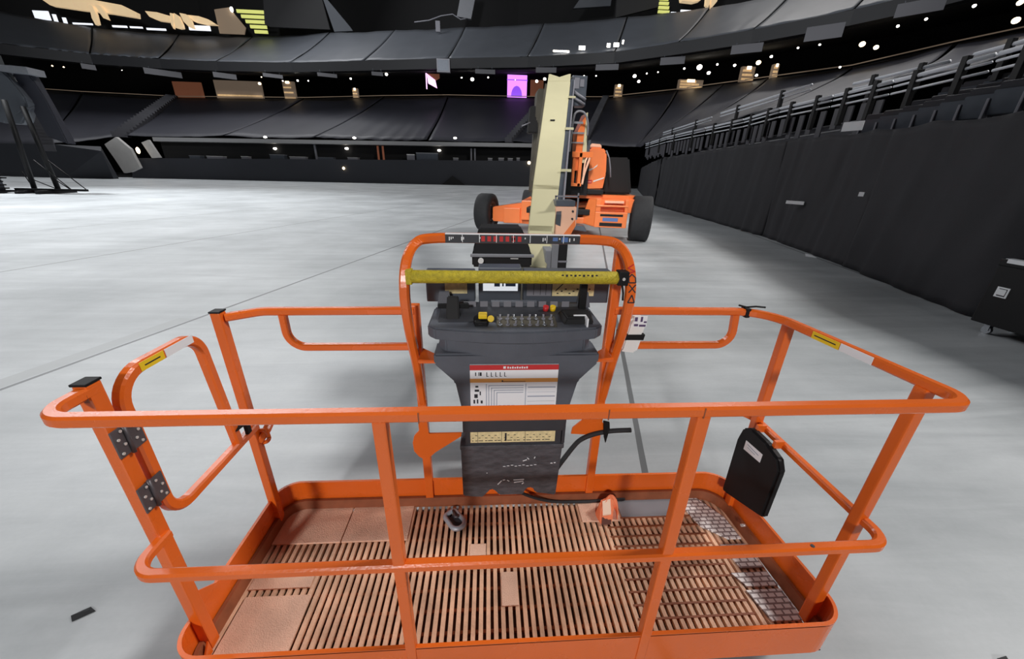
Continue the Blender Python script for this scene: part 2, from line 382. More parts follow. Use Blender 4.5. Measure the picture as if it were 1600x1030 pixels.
# bare aisle stairs between covers
def aisle(a, b, wd, label):
    a, b = V(a), V(b); n = 22; m = MB(); d = b-a; h = V((d.x, d.y, 0)); u = V((h.y, -h.x, 0)).normalized()*wd/2
    for k in range(n):
        p = a+d*(k/n); q = a+d*((k+1)/n)
        m.hull([V((p.x, p.y, p.z-.3))+u*s for s in (-1, 1)]+[V((q.x, q.y, p.z-.3))+u*s for s in (-1, 1)]+[V((p.x, p.y, q.z))+u*s for s in (-1, 1)]+[V((q.x, q.y, q.z))+u*s for s in (-1, 1)])
    tag(m.build('aisle_stairs', 'aisle'), label, 'stairs', 'bare aisle stairs in the lower bowl')
aisle((-58.6, 69.2, 6.25), (-73.4, 104.5, 16.95), 1.9, 'pale aisle stairs rising behind the white tunnel wall at the left corner')
aisle((3.2, 67.8, 7.0), (12, 89, 17.0), 1.2, 'grey aisle stairs just left of the cream boom')
aisle((16, 68.3, 7.1), (24, 86.6, 17.0), 1.2, 'grey aisle stairs just right of the cream boom')
aisle((-46, 45, 3.3), (-50, 50, 10.6), 1.2, 'pale stair flight behind the leaning tower at the far left')

# pale ledge beam above the far wall and the recess below it
m = MB(); m.hull([(-51.3, 66, 5.3), (-51.3, 66, 5.85), (8, 66, 5.95), (8, 66, 6.5), (-51.3, 67.6, 5.3), (-51.3, 67.6, 5.85), (8, 67.6, 5.95), (8, 67.6, 6.5)])
struct(m.build('trim_3', 'ledge'))
m = MB(); m.b2((-52, 68.2, 0), (17, 68.6, 5.7)); struct(m.build('wall_recess', 'void'))
for i, (x, z, c) in enumerate(((-34.8, 6.35, 0), (-21.2, 6.6, 0), (-5.4, 7.0, 0))):
    l = MB().ball((x, 66.4, z-.02), (.28, .2, .14)); tag(l.build('ledge_lamp', 'lamp'), f'small white lamp on the pale ledge, {nth(i)} of three from the left', 'lamp', 'lamps on the pale ledge')
for i, (x, z) in enumerate(((-34.4, 4.8), (-23.1, 5.1), (-8.2, 5.2))):
    l = MB().ball((x, 67.9, z), (.3, .2, .16)); tag(l.build('recess_lamp', 'lamp'), f'small lamp in the dark recess under the pale ledge, {nth(i)} of three from the left', 'lamp', 'lamps in the recess')
l = MB().ball((-23, 64.95, 2.12), (.2, .1, .2)); tag(l.build('barrier_lamp', 'lampwarm'), 'round warm lamp on the dark barrier wall below the ledge', 'lamp')
l = MB().ball((6.5, 65.0, 3.6), (.25, .12, .25)); tag(l.build('barrier_lamp', 'lampwarm'), 'round warm lamp on the barrier wall beside the cream boom', 'lamp')
# shade of a slit in the barrier wall cover, put in as a dark triangle
tag(MB().hull([(-7.7, 64.6, .02), (-3.8, 64.6, .02), (-5.9, 64.86, 1.4), (-7.7, 64.9, .02), (-3.8, 64.9, .02), (-5.9, 64.95, 1.4)]).build('slit_shade', 'machineblack'), 'dark triangle for the shaded slit at the foot of the far barrier wall', 'slit')
# clutter standing behind the barrier wall
items = [(-46, 1.6, .6, 0), (-43, 2.4, .5, 1), (-38.5, 1.0, .5, 1), (-33.5, 2.2, 1.0, 0), (-30.4, 2.4, .5, 1), (-26, 2.4, .4, 0), (-21.8, 1.6, .4, 1), (-12.6, 1.2, 1.3, 1), (-10, 3.4, 1.7, 0), (-5.4, .8, .5, 1), (.2, .7, .5, 1), (2.0, .9, .55, 1), (3.5, .8, .5, 1), (4.8, .5, .6, 1)]
for i, (x, wd, h, k) in enumerate(items):
    zt = 2.95+(x+54)/72*1.25
    t = thing('road_crate', f'pale crate showing over the far barrier wall, {nth(i)} from the left', 'crate', (x, 66.6, 0), 'crates behind the far barrier wall')
    MB().b2((x-wd/2, 66.2, 0), (x+wd/2, 67.2, zt+h*.55), bev=.03).build('body', 'panel' if k else 'greydark', t)
    MB().b2((x-wd/2-.03, 66.17, zt+h*.5), (x+wd/2+.03, 67.23, zt+h*.6), bev=.01).build('lid', 'white' if k else 'greyplate', t)
for i, x in enumerate((-27.9, -18.0, -17.2, -2.9, -2.3)):
    tag(MB().b2((x-.13, 67.3, 0), (x+.13, 67.55, 5.6)).build('recess_post', 'brickwall' if i in (1, 2) else 'panel'), f'thin post in the dark recess under the ledge, {nth(i)} of five from the left', 'post', 'posts under the ledge')
# tunnel mouth in the left corner
m = MB(); m.prism([(-54.9, 4.5), (-53.0, 5.5), (-51.6, 4.0), (-51.1, 1.5), (-52.6, .9), (-53.6, .75), (-54.2, 2.6)], .5, (0, 61.8, 0), bev=.02)
struct(m.build('wall_tunnel', 'concrete_white'))
m = MB(); m.prism([(-52.0, 5.0), (-50.9, 5.4), (-50.0, 3.0), (-51.2, 2.9)], .4, (0, 64.6, 0))
struct(m.build('trim_4', 'concrete_white'))
tag(MB().ball((-52.6, 64.3, 3.9), (.25, .2, .45)).build('tunnel_lamp', 'lampwarm'), 'warm lamp glowing beside the white tunnel wall', 'lamp')

# concourse lamps
LAMPS = [(-76.1, 81.5, 17.55, .112), (-75.1, 82.4, 17.6, .113), (-69.3, 87.3, 18.4, .06), (-44.4, 87, 17.0, .26), (-43.8, 87, 18.1, .114), (-39.7, 86.5, 17.5, .117), (-37.1, 87, 17.75, .179), (-35.1, 87, 17.78, .121), (-27.0, 87.2, 18.44, .188), (-19.3, 84, 18.75, .257), (-5.1, 83, 18.5, .133), (-3.1, 83, 18.3, .333), (-.1, 82, 18.5, .133), (4.9, 80, 17.9, .067), (9.1, 82, 18.2, .268), (10.6, 82, 18.6, .267), (13.4, 80.6, 18.7, .1), (17.2, 78, 18.5, .126), (19.4, 78, 18.6, .126), (26.5, 78, 18.8, .309), (27.4, 78, 18.0, .248), (27.6, 75, 18.6, .122), (29.1, 73.8, 18.6, .11), (32.9, 72.2, 18.9, .161), (35.0, 71.2, 18.94, .426), (36.4, 70.5, 18.04, .265), (36.8, 69, 18.9, .157), (39.6, 68.8, 18.82, .206), (42.4, 67.1, 18.9, .352), (42.9, 65, 19.2, .199), (42.5, 67.0, 17.2, .204), (38.2, 53.0, 17.03, .119), (39.9, 51.7, 17.08, .116), (43.1, 49.2, 16.59, .3), (44.1, 48.3, 16.09, .25), (45.0, 47.4, 17.82, .141), (42.3, 41.7, 16.58, .124), (44.4, 39.6, 16.99, .147), (46.3, 37.3, 15.29, .28), (46.2, 37.5, 16.59, .223), (42.0, 50.1, 14.52, .115)]
for i, (x, y, z, r) in enumerate(LAMPS):
    t = MB().ball((x, y, z), (r*1.0, r, r*.85))
    tag(t.build('concourse_lamp', 'lampwarm' if i in (0, 1, 3, 4, 28, 33, 34, 38, 39) else 'lamp'), f'small bright lamp in the dark concourse, {nth(i)} counting from the left', 'lamp', 'lamps along the concourse')
PANELS = [(-72.1, 83.8, 1.85, .81), (-61.4, 86.5, 5.44, .97), (-50.5, 86.9, 3.68, .86), (-40.8, 85.3, 3.27, .61), (-29.9, 83.0, 3.33, .59), (-20.1, 80.4, 1.97, .58), (-.6, 75.7, 3.42, .66), (9.6, 73.0, 3.43, .75), (19.0, 69.7, 3.6, .82), (27.5, 64.7, 3.45, .96), (34.5, 57.8, 3.69, 1.03), (39.4, 50.9, 3.62, 1.43), (42.8, 43.3, 3.56, 1.15)]
for i, (x, y, wd, h) in enumerate(PANELS):
    d = V((x+.07, y+.73, 0)).normalized(); rz = math.atan2(-d.x, d.y)
    t = thing('hanging_monitor', f'grey panel hung under the upper deck, {nth(i)} from the left', 'panel', (x, y, 18.05), 'grey panels under the upper deck')
    MB().box((x, y, 18.05), (wd, .12, h), rz, bev=.01).build('screen_back', 'panel_dim', t)
    q = MB()
    for s in (-.35, .35):
        c, sn = math.cos(rz), math.sin(rz); q.cyl((x+c*wd*s, y+sn*wd*s, 18.05+h/2), (x+c*wd*s, y+sn*wd*s, 18.8), .03, n=6)
    q.build('hanger', 'greydark', t)
t = thing('fascia_speaker', 'blue grey square box on the fascia above the concourse', 'speaker box', (-7.9, 77, 18.9))
MB().b2((-8.95, 76.6, 17.9), (-6.7, 77.3, 19.9), bev=.05).build('frame', 'panel', t)
MB().b2((-8.75, 76.54, 18.1), (-6.9, 76.6, 19.7), bev=.01).build('grille', 'greydark', t)
for i, (u0, u1, z) in enumerate(((10.7, 13.4, 20.9), (14.7, 15.7, 21.1), (18.9, 19.4, 21.2), (19.9, 20.7, 21.2), (21.1, 21.3, 21.5))):
    y = 70.6-(u0-19)*.36
    tag(MB().b2((u0, y-.1, z-.25 if i else z-.1), (u1, y+.1, z+.25 if i else z+.1), bev=.02).build('clip_lamp', 'lamp'), f'white light strip clipped to the upper deck cover edge, {nth(i)} of five from the left', 'lamp', 'lights on the upper deck edge')
# lit screens and counters in the concourse
t = thing('menu_screen', 'glowing purple screen in the concourse left of the boom tip', 'screen', (6.2, 92, 18.7))
MB().b2((4.0, 92.6, 17.2), (8.2, 92.8, 21.3), bev=.02).build('screen', 'purple', t)
MB().b2((3.9, 92.5, 20.3), (8.3, 92.6, 20.45)).build('crossbar', 'violet', t)
q = MB(); q.prism([(4.8+1.2*(1-math.cos(a)), 17.3+2*math.sin(a)) for a in [PI*k/10 for k in range(11)]], .1, (0, 92.45, 0)); q.build('arch_shape', 'violet', t)
t = thing('menu_screen', 'slanted pink lit sign in the concourse left of the purple screen', 'screen', (-11.9, 88, 17.4))
MB().prism([(-11.93, 19.4), (-10.32, 18.34), (-10.03, 16.98), (-11.7, 17.74)], .15, (0, 85, 0)).build('screen', 'pinkpale', t)
MB().b2((-12.12, 84.95, 16.8), (-11.94, 85.15, 19.4)).build('edge_light', 'pinkpale', t)
MB().prism([(-11.9, 19.4), (-9.5, 19.4), (-9.5, 18.7), (-10.3, 18.3)], .1, (0, 85.3, 0)).build('side_panel', 'brickwall', t)
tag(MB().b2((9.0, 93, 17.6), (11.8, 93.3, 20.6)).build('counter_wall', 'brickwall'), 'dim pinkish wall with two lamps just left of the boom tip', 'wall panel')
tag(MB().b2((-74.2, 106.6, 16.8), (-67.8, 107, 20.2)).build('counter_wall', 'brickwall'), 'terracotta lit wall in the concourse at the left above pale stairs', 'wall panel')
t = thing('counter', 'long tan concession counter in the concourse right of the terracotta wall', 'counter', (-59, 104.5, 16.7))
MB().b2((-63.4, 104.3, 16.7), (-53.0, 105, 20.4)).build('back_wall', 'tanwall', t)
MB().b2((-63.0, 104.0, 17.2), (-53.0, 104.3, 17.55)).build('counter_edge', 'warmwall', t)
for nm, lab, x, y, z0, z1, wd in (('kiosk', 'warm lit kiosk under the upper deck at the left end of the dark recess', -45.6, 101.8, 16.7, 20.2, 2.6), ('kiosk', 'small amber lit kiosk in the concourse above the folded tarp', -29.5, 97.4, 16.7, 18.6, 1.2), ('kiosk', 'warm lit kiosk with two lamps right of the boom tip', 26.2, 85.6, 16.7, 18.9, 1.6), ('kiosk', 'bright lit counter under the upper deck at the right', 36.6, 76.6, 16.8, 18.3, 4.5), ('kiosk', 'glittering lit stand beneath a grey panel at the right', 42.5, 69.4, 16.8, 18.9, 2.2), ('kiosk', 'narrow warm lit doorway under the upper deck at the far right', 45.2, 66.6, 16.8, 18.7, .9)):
    t = thing(nm, lab, 'kiosk', (x, y, z0))
    MB().b2((x-wd/2, y, z0), (x+wd/2, y+.6, z1), bev=.02).build('body', 'tanwall', t)
    q = MB()
    for k in range(3):
        zz = z0+.2+(z1-z0)*.28*k; q.b2((x-wd/2*.9, y-.12, zz), (x+wd/2*(.9-.25*k), y, zz+.28))
    q.build('lit_shelf', 'warmwall', t)
    MB().b2((x-wd*.18, y-.2, z1-.4), (x+wd*.12, y-.05, z1)).build('lamp', 'lampwarm', t)

# upper suites behind the upper deck: dark wall, wood fins, lit gaps
EW = offset_ring(EP, 15)
ribbon(EW, 26, 60, 'wall_upper', 'void')
FINS = (('pale wooden fin between the first and second suite soffits at upper left', 103, [[(-84.11, 33.0), (-83.47, 32.7), (-83.25, 31.31), (-83.41, 29.55), (-84.1, 29.41), (-84.41, 30.61)], [(-83.05, 33.15), (-81.93, 32.77), (-81.35, 31.6), (-81.16, 30.41), (-82.07, 30.7), (-82.56, 31.77)]]),
        ('three bladed pale wooden fin between the second and third suite soffits at upper left', 103, [[(-68.16, 32.14), (-67.54, 32.05), (-67.73, 30.61), (-68.25, 29.36), (-68.53, 30.13)], [(-67.37, 32.17), (-66.49, 31.66), (-66.14, 30.23), (-66.18, 29.5), (-66.9, 29.4), (-67.82, 29.6), (-67.8, 30.38)], [(-66.19, 32.22), (-64.93, 32.05), (-64.17, 31.09), (-63.97, 29.52), (-64.94, 29.82), (-65.84, 30.8)]]),
        ('pale wooden fin above the upper deck at the right', 80, [[(38.05, 33.5), (38.98, 33.5), (39.11, 30.9), (38.95, 29.9), (38.38, 30.2)], [(39.21, 33.5), (40.9, 33.5), (40.32, 30.8), (39.5, 29.8), (39.23, 30.8)]]))
for lab, y, blades in FINS:
    t = thing('wood_fin', lab, 'fin', (blades[0][0][0], y, 29.4), 'wood fins between suites')
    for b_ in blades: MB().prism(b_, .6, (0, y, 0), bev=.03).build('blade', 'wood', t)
for lab, y, poly in (('long curved pale wooden soffit over the first suite at upper left', 104, [(-94.28, 33.88), (-87.84, 34.6), (-83.28, 34.0), (-78.33, 33.4), (-75.79, 32.26), (-75.97, 31.37), (-81.35, 31.92), (-87.0, 32.24), (-92.75, 32.76)]),
                     ('short pale wooden soffit over the second suite at upper left', 104, [(-73.87, 32.56), (-71.44, 32.44), (-68.86, 31.87), (-69.18, 30.86), (-71.88, 31.09), (-73.28, 31.59)]),
                     ('tapering pale wooden soffit over the third suite at upper left', 104, [(-65.33, 32.24), (-62.98, 32.11), (-61.13, 31.62), (-59.76, 30.78), (-62.03, 30.8), (-64.32, 31.16)]),
                     ('pale wooden soffit over the suite at upper right', 82, [(34.0, 33.6), (38.0, 33.6), (38.3, 31.6), (37.15, 31.3), (34.86, 31.4)])):
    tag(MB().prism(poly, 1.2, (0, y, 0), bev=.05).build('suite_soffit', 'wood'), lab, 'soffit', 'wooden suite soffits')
for i, (x0, x1, z0, z1, k) in enumerate(((-97.3, -94.2, 30.3, 31.9, 1), (-93.6, -92.9, 29.9, 31.4, 1), (-91.8, -91.1, 29.9, 30.9, 1), (-90, -86, 29.8, 30.1, 0), (-82, -79, 29.6, 29.95, 0), (-78.4, -75.8, 29.6, 29.9, 0), (-75, -71, 29.4, 29.75, 0), (-66, -61.5, 29.7, 30.6, 0), (33.6, 34.6, 29.8, 30.1, 1), (35.4, 37.6, 30.2, 30.5, 1))):
    y = 104.6 if i < 8 else 83.2
    tag(MB().b2((x0, y, z0), (x1, y+.2, z1), bev=.02).build('suite_window', 'suitelight'), f'bright white suite light above the upper deck cover, {nth(i)} from the left', 'window', 'lit suite windows')
m = MB(); m.prism([(-60.5, 29.7), (-55.2, 29.7), (-54.6, 31.0), (-57.3, 34.5), (-60.5, 34.0)], .3, (0, 106, 0)); tag(m.build('suite_wall', 'tanwall'), 'dim brown curved wall beside the left wooden suites', 'wall panel')
tag(MB().ball((-56.5, 105.5, 34.0), (.35, .25, .5)).build('suite_lamp', 'lamp'), 'small bright lamp on the brown curved wall at upper left', 'lamp')
def board(name, poly, y, label, material='board', d=.6):
    return tag(MB().prism(poly, d, (0, y, 0), bev=.03).build(name, material), label, 'board')
board('scoreboard', [(-48.0, 30.5), (-46.7, 39), (-35.8, 39), (-34.4, 30.0), (-47, 30.0)], 101.2, 'large dark board above the upper deck left of centre')
board('scoreboard', [(-33.5, 29.6), (-35.3, 36.5), (-30, 30.6), (-29.5, 29.9)], 101, 'grey triangular flap beside the large dark board', 'tarp_up')
board('scoreboard', [(21, 38), (17.0, 32.8), (24.5, 33.5), (24.8, 38)], 92, 'grey slanted flap above the upper deck right of the boom', 'tarp_up')
board('scoreboard', [(25.2, 31.0), (25, 38), (34, 38), (33.5, 33.0)], 90, 'dark board above the upper deck right of the slanted flap')
for i, (x0, x1, y, z0, z1, lab) in enumerate(((-54.5, -48.8, 103.5, 29.4, 33.8, 'stack of lime lit louvres left of the large dark board'), (32.2, 34.4, 86, 30.8, 34, 'stack of lime lit louvres above the upper deck at the right'))):
    t = thing('louvre_stack', lab, 'louvre', (x0, y, z0), 'lime louvre stacks')
    for k in range(5):
        zz = z0+(z1-z0)*k/5; sh = (x1-x0)*.16*(4-k if i == 0 else k)*.8
        MB().b2((x0+sh if i == 0 else x0, y, zz), (x1 if i == 0 else x1-sh*.6, y+.3, zz+(z1-z0)*.13)).build('slat', 'lime', t)
m = MB(); m.hull([(-6.5, 95, 31.5), (-5.2, 95, 36.5), (-2.2, 95, 36.5), (-3.6, 95, 31.2), (-6.5, 96, 31.5), (-2.2, 96, 36.5), (-5.2, 96, 36.5), (-3.6, 96, 31.2)])
tag(m.build('ceiling_strut', 'greyplate'), 'grey tapered strut coming down onto the upper deck near the middle', 'strut')
t = thing('cable_bundle', 'pale cable sagging over the upper deck edge near the middle', 'cable', (-9, 92, 29.5))
MB().tube([(-15, 94, 29.9), (-12, 93.6, 30.2), (-9.5, 93.2, 30.9), (-7.2, 93, 31.2), (-5.6, 93, 30.4), (-4.6, 93, 30.6)], .1, 6).build('cable', 'panel', t)
MB().b2((-10.6, 92.2, 28.0), (-9.7, 92.6, 29.8), bev=.05).build('clamp', 'panel', t)

# ------------------------------------------------------------------ right side drapes and stand
CP = [(24, 62), (20.3, 51.6), (14.2, 34), (11.6, 25.8), (10.4, 17.4), (9.46, 11.66), (8.46, 7.97), (7.6, 5.6), (7.2, 4.2), (7.28, 3.2), (7.25, 2.0), (7.15, -.5), (7.0, -4.5)]
def along(pts, s):
    for a, b in zip(pts, pts[1:]):
        a, b = V(a), V(b); l = (b-a).length
        if s <= l: return a+(b-a)*(s/l)
        s -= l
    return V(pts[-1])
CT = sum((V(b)-V(a)).length for a, b in zip(CP, CP[1:]))
def drape(s0, s1, label, seed):
    def fn(u, v):
        s = s0+(s1-s0)*u; p = along(CP, s); q = along(CP, s+.05); r = along(CP, s-.05)
        t = (q-r).normalized(); nrm = V((t.y, -t.x)) if False else V((-t.y, t.x))
        y = p.y; top = 3.12 if y > 14 else 2.75+(y-3)*.033 if y > 3 else 2.75-(3-y)*.01
        e = noise.noise(V((s*1.1+seed, v*.6, 0)))*.09+noise.noise(V((s*3.1-v*1.5, v*1.6+seed, 2)))*.05*(1-v*.3)
        e += .045*math.sin(s*5-v*1.2+2*noise.noise(V((s*.7, seed, 0)))*3)*(.35+.65*noise.noise(V((s*.5+seed, 5, 0))))
        e += .05*max(0, math.sin((u*3+v*1.3)*6+seed))*(v**2)*.5
        flare = .05*(1-v)**3
        return (p.x-nrm.x*(e+flare), p.y-nrm.y*(e+flare), .01+v*(top-.01)-.06*math.sin(PI*((s*.55) % 1))*v)
    m = MB().grid(fn, 110, 22)
    return tag(m.build('drape', 'drape', solid=.012), label, 'drape', 'black drapes along the right side')
# arc positions of the seams
def arc_at_y(yq):
    s = 0
    for a, b in zip(CP, CP[1:]):
        a, b = V(a), V(b)
        if (a.y-yq)*(b.y-yq) <= 0: return s+(b-a).length*(a.y-yq)/(a.y-b.y)
        s += (b-a).length
s1, s2, s3 = arc_at_y(27), arc_at_y(12.0), arc_at_y(7.4)
drape(0, s1-.05, 'black drape farthest along the right side, behind the lift', 1)
drape(s1+.05, s2-.07, 'long black drape on the right between the lift and the first seam', 2)
drape(s2+.07, s3-.05, 'black drape on the right with a small white tag', 3)
drape(s3+.05, CT, 'wide black drape nearest the flight case', 4)
tag(MB().box((8.80, 10.13, 1.24), (.02, .5, .09), math.radians(20)).build('drape_tag', 'paper'), 'small white tag stuck on the black drape', 'tag')
tag(MB().box((8.18, 7.55, 1.58), (.03, .1, .09), math.radians(22)).build('drape_clip', 'paper'), 'small white clip at the seam of two black drapes', 'clip')
tag(MB().hull([(8.2, 8.5, .005), (8.35, 8.3, .005), (8.42, 8.7, .005), (8.25, 8.6, .06), (8.36, 8.5, .05)]).build('paper_scrap', 'paper'), 'white paper scrap on the floor at the drape foot', 'paper scrap')
t = thing('notice_sign', 'small white notice on top of the black drape under the railings', 'sign', (8.75, 9.0, 3.1))
MB().box((8.72, 8.95, 3.07), (.03, .42, .2), math.radians(22)).build('board', 'paper', t)
MB().box((8.70, 9.07, 3.07), (.03, .07, .12), math.radians(22)).build('pictogram', 'ink', t)
# stepped stand behind the drape
ROWS = [(1.15, 2.84), (2.55, 3.22), (3.35, 3.55), (4.2, 3.9)]
for k, (off, z) in enumerate(ROWS):
    pts = [(x+off*.95, y+off*.25) for x, y in CP]; hw = .35 if k else .45
    m = MB(); m.sweep([(x, y, z) for x, y in pts[2:]], [(-hw, -.38), (hw, -.38), (hw, 0), (-hw, 0)])
    struct(m.build('floor_step', 'step'))
    m = MB(); m.sweep([(x-hw-.01, y-.05, z+.005) for x, y in pts[2:]], [(-.02, -.04), (.02, -.04), (.02, .0), (-.02, .0)]); struct(m.build('trim_5', 'ledge'))
def rail_seg(p0, p1, label, hz, nposts, group, slats=False):
    p0, p1 = V(p0), V(p1); t = thing('guard_railing', label, 'railing', tuple((p0+p1)/2), group)
    q = MB(); q.tube([p0, p1], .042, 8); q.build('top_rail', 'rail_steel', t)
    for h in hz: MB().tube([p0-V((0, 0, h)), p1-V((0, 0, h))], .026, 8).build('mid_rail', 'rail_steel', t)
    if slats:
        q = MB(); n = max(4, int((p1-p0).length/.42))
        for k in range(n):
            p = lerp(p0, p1, (k+.5)/n); h = .55+.3*((k*7) % 5)/5; q.box((p.x+.06, p.y, p.z-.36-h/2), (.04, .2, h))
        q.build('infill_slat', 'panel_dim', t)
    for k in range(nposts):
        p = lerp(p0, p1, (k+.5)/nposts); d = max(hz)+.55 if hz else .6
        MB().b2((p.x-.06, p.y-.06, p.z-d), (p.x+.06, p.y+.06, p.z+.12), bev=.01).build('post', 'machineblack', t)
RL = [(12.2, 31, 4.22), (11.3, 25.3, 4.22), (10.95, 20, 4.2), (10.85, 16.8, 4.2), (10.35, 14, 4.2), (10.3, 11.7, 4.2), (10.2, 9.8, 4.2), (9.9, 7.5, 4.2), (9.5, 5.4, 4.2), (9.0, 2.5, 4.2)]
wd = ['farthest', 'second farthest', 'third farthest', 'fourth farthest', 'fifth farthest', 'fourth nearest', 'third nearest', 'second nearest', 'nearest']
for i in range(9):
    a, b = V(RL[i]), V(RL[i+1]); e = (b-a)*.02
    rail_seg(a+e, b-e, f'steel guard railing above the black drape, {wd[i]} section', (.12, .28), 2, 'railings above the drapes', i < 6)
for i, (a, b) in enumerate((((12.2, 28, 4.75), (11.4, 20.5, 4.75)), ((11.3, 19.5, 4.8), (10.9, 13.5, 4.85)), ((11.5, 12.5, 4.7), (11.6, 9.9, 4.7)), ((11.6, 9.4, 4.72), (11.3, 6.5, 4.72)))):
    rail_seg(a, b, f'raised steel handrail behind the front railing, {["farthest", "second farthest", "second nearest", "nearest"][i]} section', (.14,), 2, 'handrails in the stand')
# dark seat backs between the steps
sc = None
def seat(x, y, z, rz, label):
    global sc
    if sc is None:
        t = thing('stadium_seat', label, 'seat', (0, 0, 0), 'folded seats behind the railings')
        a = MB().hull([(-.22, .05, .1), (.22, .05, .1), (-.2, .0, .62), (.2, .0, .62), (-.22, .09, .1), (.22, .09, .1), (-.2, .05, .64), (.2, .05, .64)], .012).build('backrest', 'seat', t)
        b = MB().hull([(-.21, -.02, .12), (.21, -.02, .12), (-.2, -.1, .5), (.2, -.1, .5), (-.21, .03, .12), (.21, .03, .12), (-.2, -.06, .5), (.2, -.06, .5)], .012).build('seat_pan', 'greydark', t)
        c = MB().b2((-.26, -.08, 0), (-.22, .1, .38), bev=.008).build('armrest', 'panel', t); sc = (t, [a, b, c]); r = t
    else:
        r = sc[0].copy(); COL.objects.link(r); r['label'] = label
        for ch in sc[1]:
            k = ch.copy(); COL.objects.link(k); k.parent = r
    r.location = (x, y, z); r.rotation_euler = (0, 0, rz)
ns = 0
rowname = ['front row', 'second row', 'third row']
for row in range(3):
    for k in range(14):
        s = 2.3+k*.64+row*.2; off, zz = ROWS[row]
        p = along(CP[5:9]+[(7.2, 3.2), (7.1, 1)], s)
        seat(p.x+off*.95, p.y+off*.25, zz, math.radians(-72), f'folded dark seat behind the railings, {rowname[row]}, {nth(k)} from the far end'); ns += 1

# ================================================================== BOOM LIFT
LIFT = thing('boom_lift', 'orange boom lift with a long cream boom and railed work platform', 'boom lift', (2.2, 12.0, 0))
def P(mb, name, material, parent=None, label=None, kind=None, solid=0.):
    return tag(mb.build(name, material, parent or LIFT, solid), label, kind=kind)

# ---- platform deck
m = MB()
x = -1.085
while x < 1.175:
    m.b2((x, .03, .18), (x+.0165, .725, .2)); x += .0295
DECK = P(m, 'deck_grating', 'deck', label='worn slatted steel deck of the platform')
m = MB()
for k in range(9): m.b2((-1.09, .06+k*.08, .171), (1.18, .072+k*.08, .183))
for k in range(13): m.b2((.52, .04+k*.052, .186), (1.0, .048+k*.052, .202))
P(m, 'cross_rod', 'rust', DECK)
for a, b, mt, lb in (((-1.085, .535, .196), (-.77, .735, .206), 'deckplate', 'brown flat plate at the rear of the deck'), ((-.765, .535, .196), (-.46, .735, .206), 'deckplate', None), ((-1.07, .33, .196), (-.82, .43, .205), 'deckplate', None), ((-1.06, .10, .196), (-.80, .30, .206), 'deckplate', None),
                     ((.40, .60, .196), (.60, .735, .206), 'deckplate', None), ((.61, .62, .196), (.94, .735, .206), 'greyplate', 'grey flat plate at the rear of the deck'), ((-.16, .38, .197), (-.085, .50, .2045), 'deckplate', None), ((-.02, .22, .197), (.05, .36, .2045), 'deckplate', None)):
    P(MB().b2(a, b, bev=.002), 'deck_plate', mt, DECK, lb)
for poly in ([(.94, .735), (.99, .55), (1.09, .475), (1.155, .475), (1.14, .60), (1.06, .72)], [(1.03, .445), (1.155, .445), (1.165, .33), (1.06, .33)], [(1.0, .31), (1.165, .31), (1.175, .25), (1.035, .25)], [(1.02, .235), (1.175, .235), (1.18, .115), (1.05, .115)]):
    P(MB().prism(poly, .008, (0, 0, .199), (V((1, 0, 0)), V((0, 1, 0)), V((0, 0, 1)))), 'tread_pad', 'tread', DECK, 'pale embossed tread pad on the deck')
P(MB().b2((-1.095, .03, .166), (1.19, .735, .171)), 'gap_shade_sheet', 'gap_shade', DECK)  # dark sheet added under the slats so the gaps read as shaded
m = MB()
for yy in (.14, .60): m.b2((-1.08, yy-.03, .105), (1.18, yy+.03, .165), bev=.005)
for xx in (-1.0, -.35, .4, 1.1): m.b2((xx-.025, .10, .105), (xx+.025, .66, .164))
P(m, 'deck_beam', 'orange', DECK)
# toe board
TP = fillet([(-1.112, .012, .28), (1.228, .012, .28), (1.192, .748, .28), (-1.108, .758, .28)], [.10, .10, .13, .10], 10, True)
m = MB(); m.sweep(TP, [(-.003, -.08), (.003, -.08), (.003, .08), (-.003, .08)], closed=True, smooth=False)
TOE = P(m, 'toe_board', 'orange')
m = MB(); m.sweep([p+V((0, 0, .08)) for p in TP], [(-.009, -.004), (.003, -.004), (.003, .004), (-.009, .004)], closed=True); P(m, 'rolled_lip', 'orange', TOE)
TI = fillet([(-1.095, .028, .225), (1.205, .028, .225), (1.172, .732, .225), (-1.09, .742, .225)], [.09, .09, .12, .09], 10, True)
m = MB(); m.sweep(TI, [(-.012, -.027), (.01, -.027), (.01, .027), (-.004, .027), (-.012, -.015)], closed=True); P(m, 'kick_angle', 'rust', TOE, 'dusty dark angle strip inside the toe board')
q = MB()
for a in ((1.168, .50, .262), (1.166, .49, .275)): q.cyl(a, (a[0]-.012, a[1], a[2]), .007, n=8)
P(q, 'toe_bolt', 'bolt', TOE)
# rails
m = MB(); m.sq(fillet([(-1.088, .15, 1.285), (-1.088, .015, 1.285), (1.204, .015, 1.285), (1.142, .735, 1.285), (.47, .745, 1.285)], [0, .075, .06, .16, 0], 10), .031, r=.006)
TOP = P(m, 'top_rail', 'orange')
m = MB(); m.sq(fillet([(-1.072, .15, .76), (-1.072, .015, .76), (1.196, .015, .76), (1.2, .735, .765), (-1.06, .735, .765), (-1.06, .68, .74), (-1.09, .66, .70)], [0, .07, .06, .08, .02, .015, 0], 8), .03, r=.006)
MID = P(m, 'mid_rail', 'orange')
m = MB(); m.sq(fillet([(-.38, .745, 1.285), (-.985, .735, 1.285), (-1.085, .665, 1.285)], [0, .10, 0], 10), .031, r=.006)
P(m, 'rear_top_rail', 'orange')
P(MB().tube(fillet([(-1.10, .672, .745), (-1.055, .672, .752), (-1.05, .672, .69), (-1.10, .672, .675)], [0, .03, .03, 0], 8), .009), 'rail_ring', 'orange', MID)
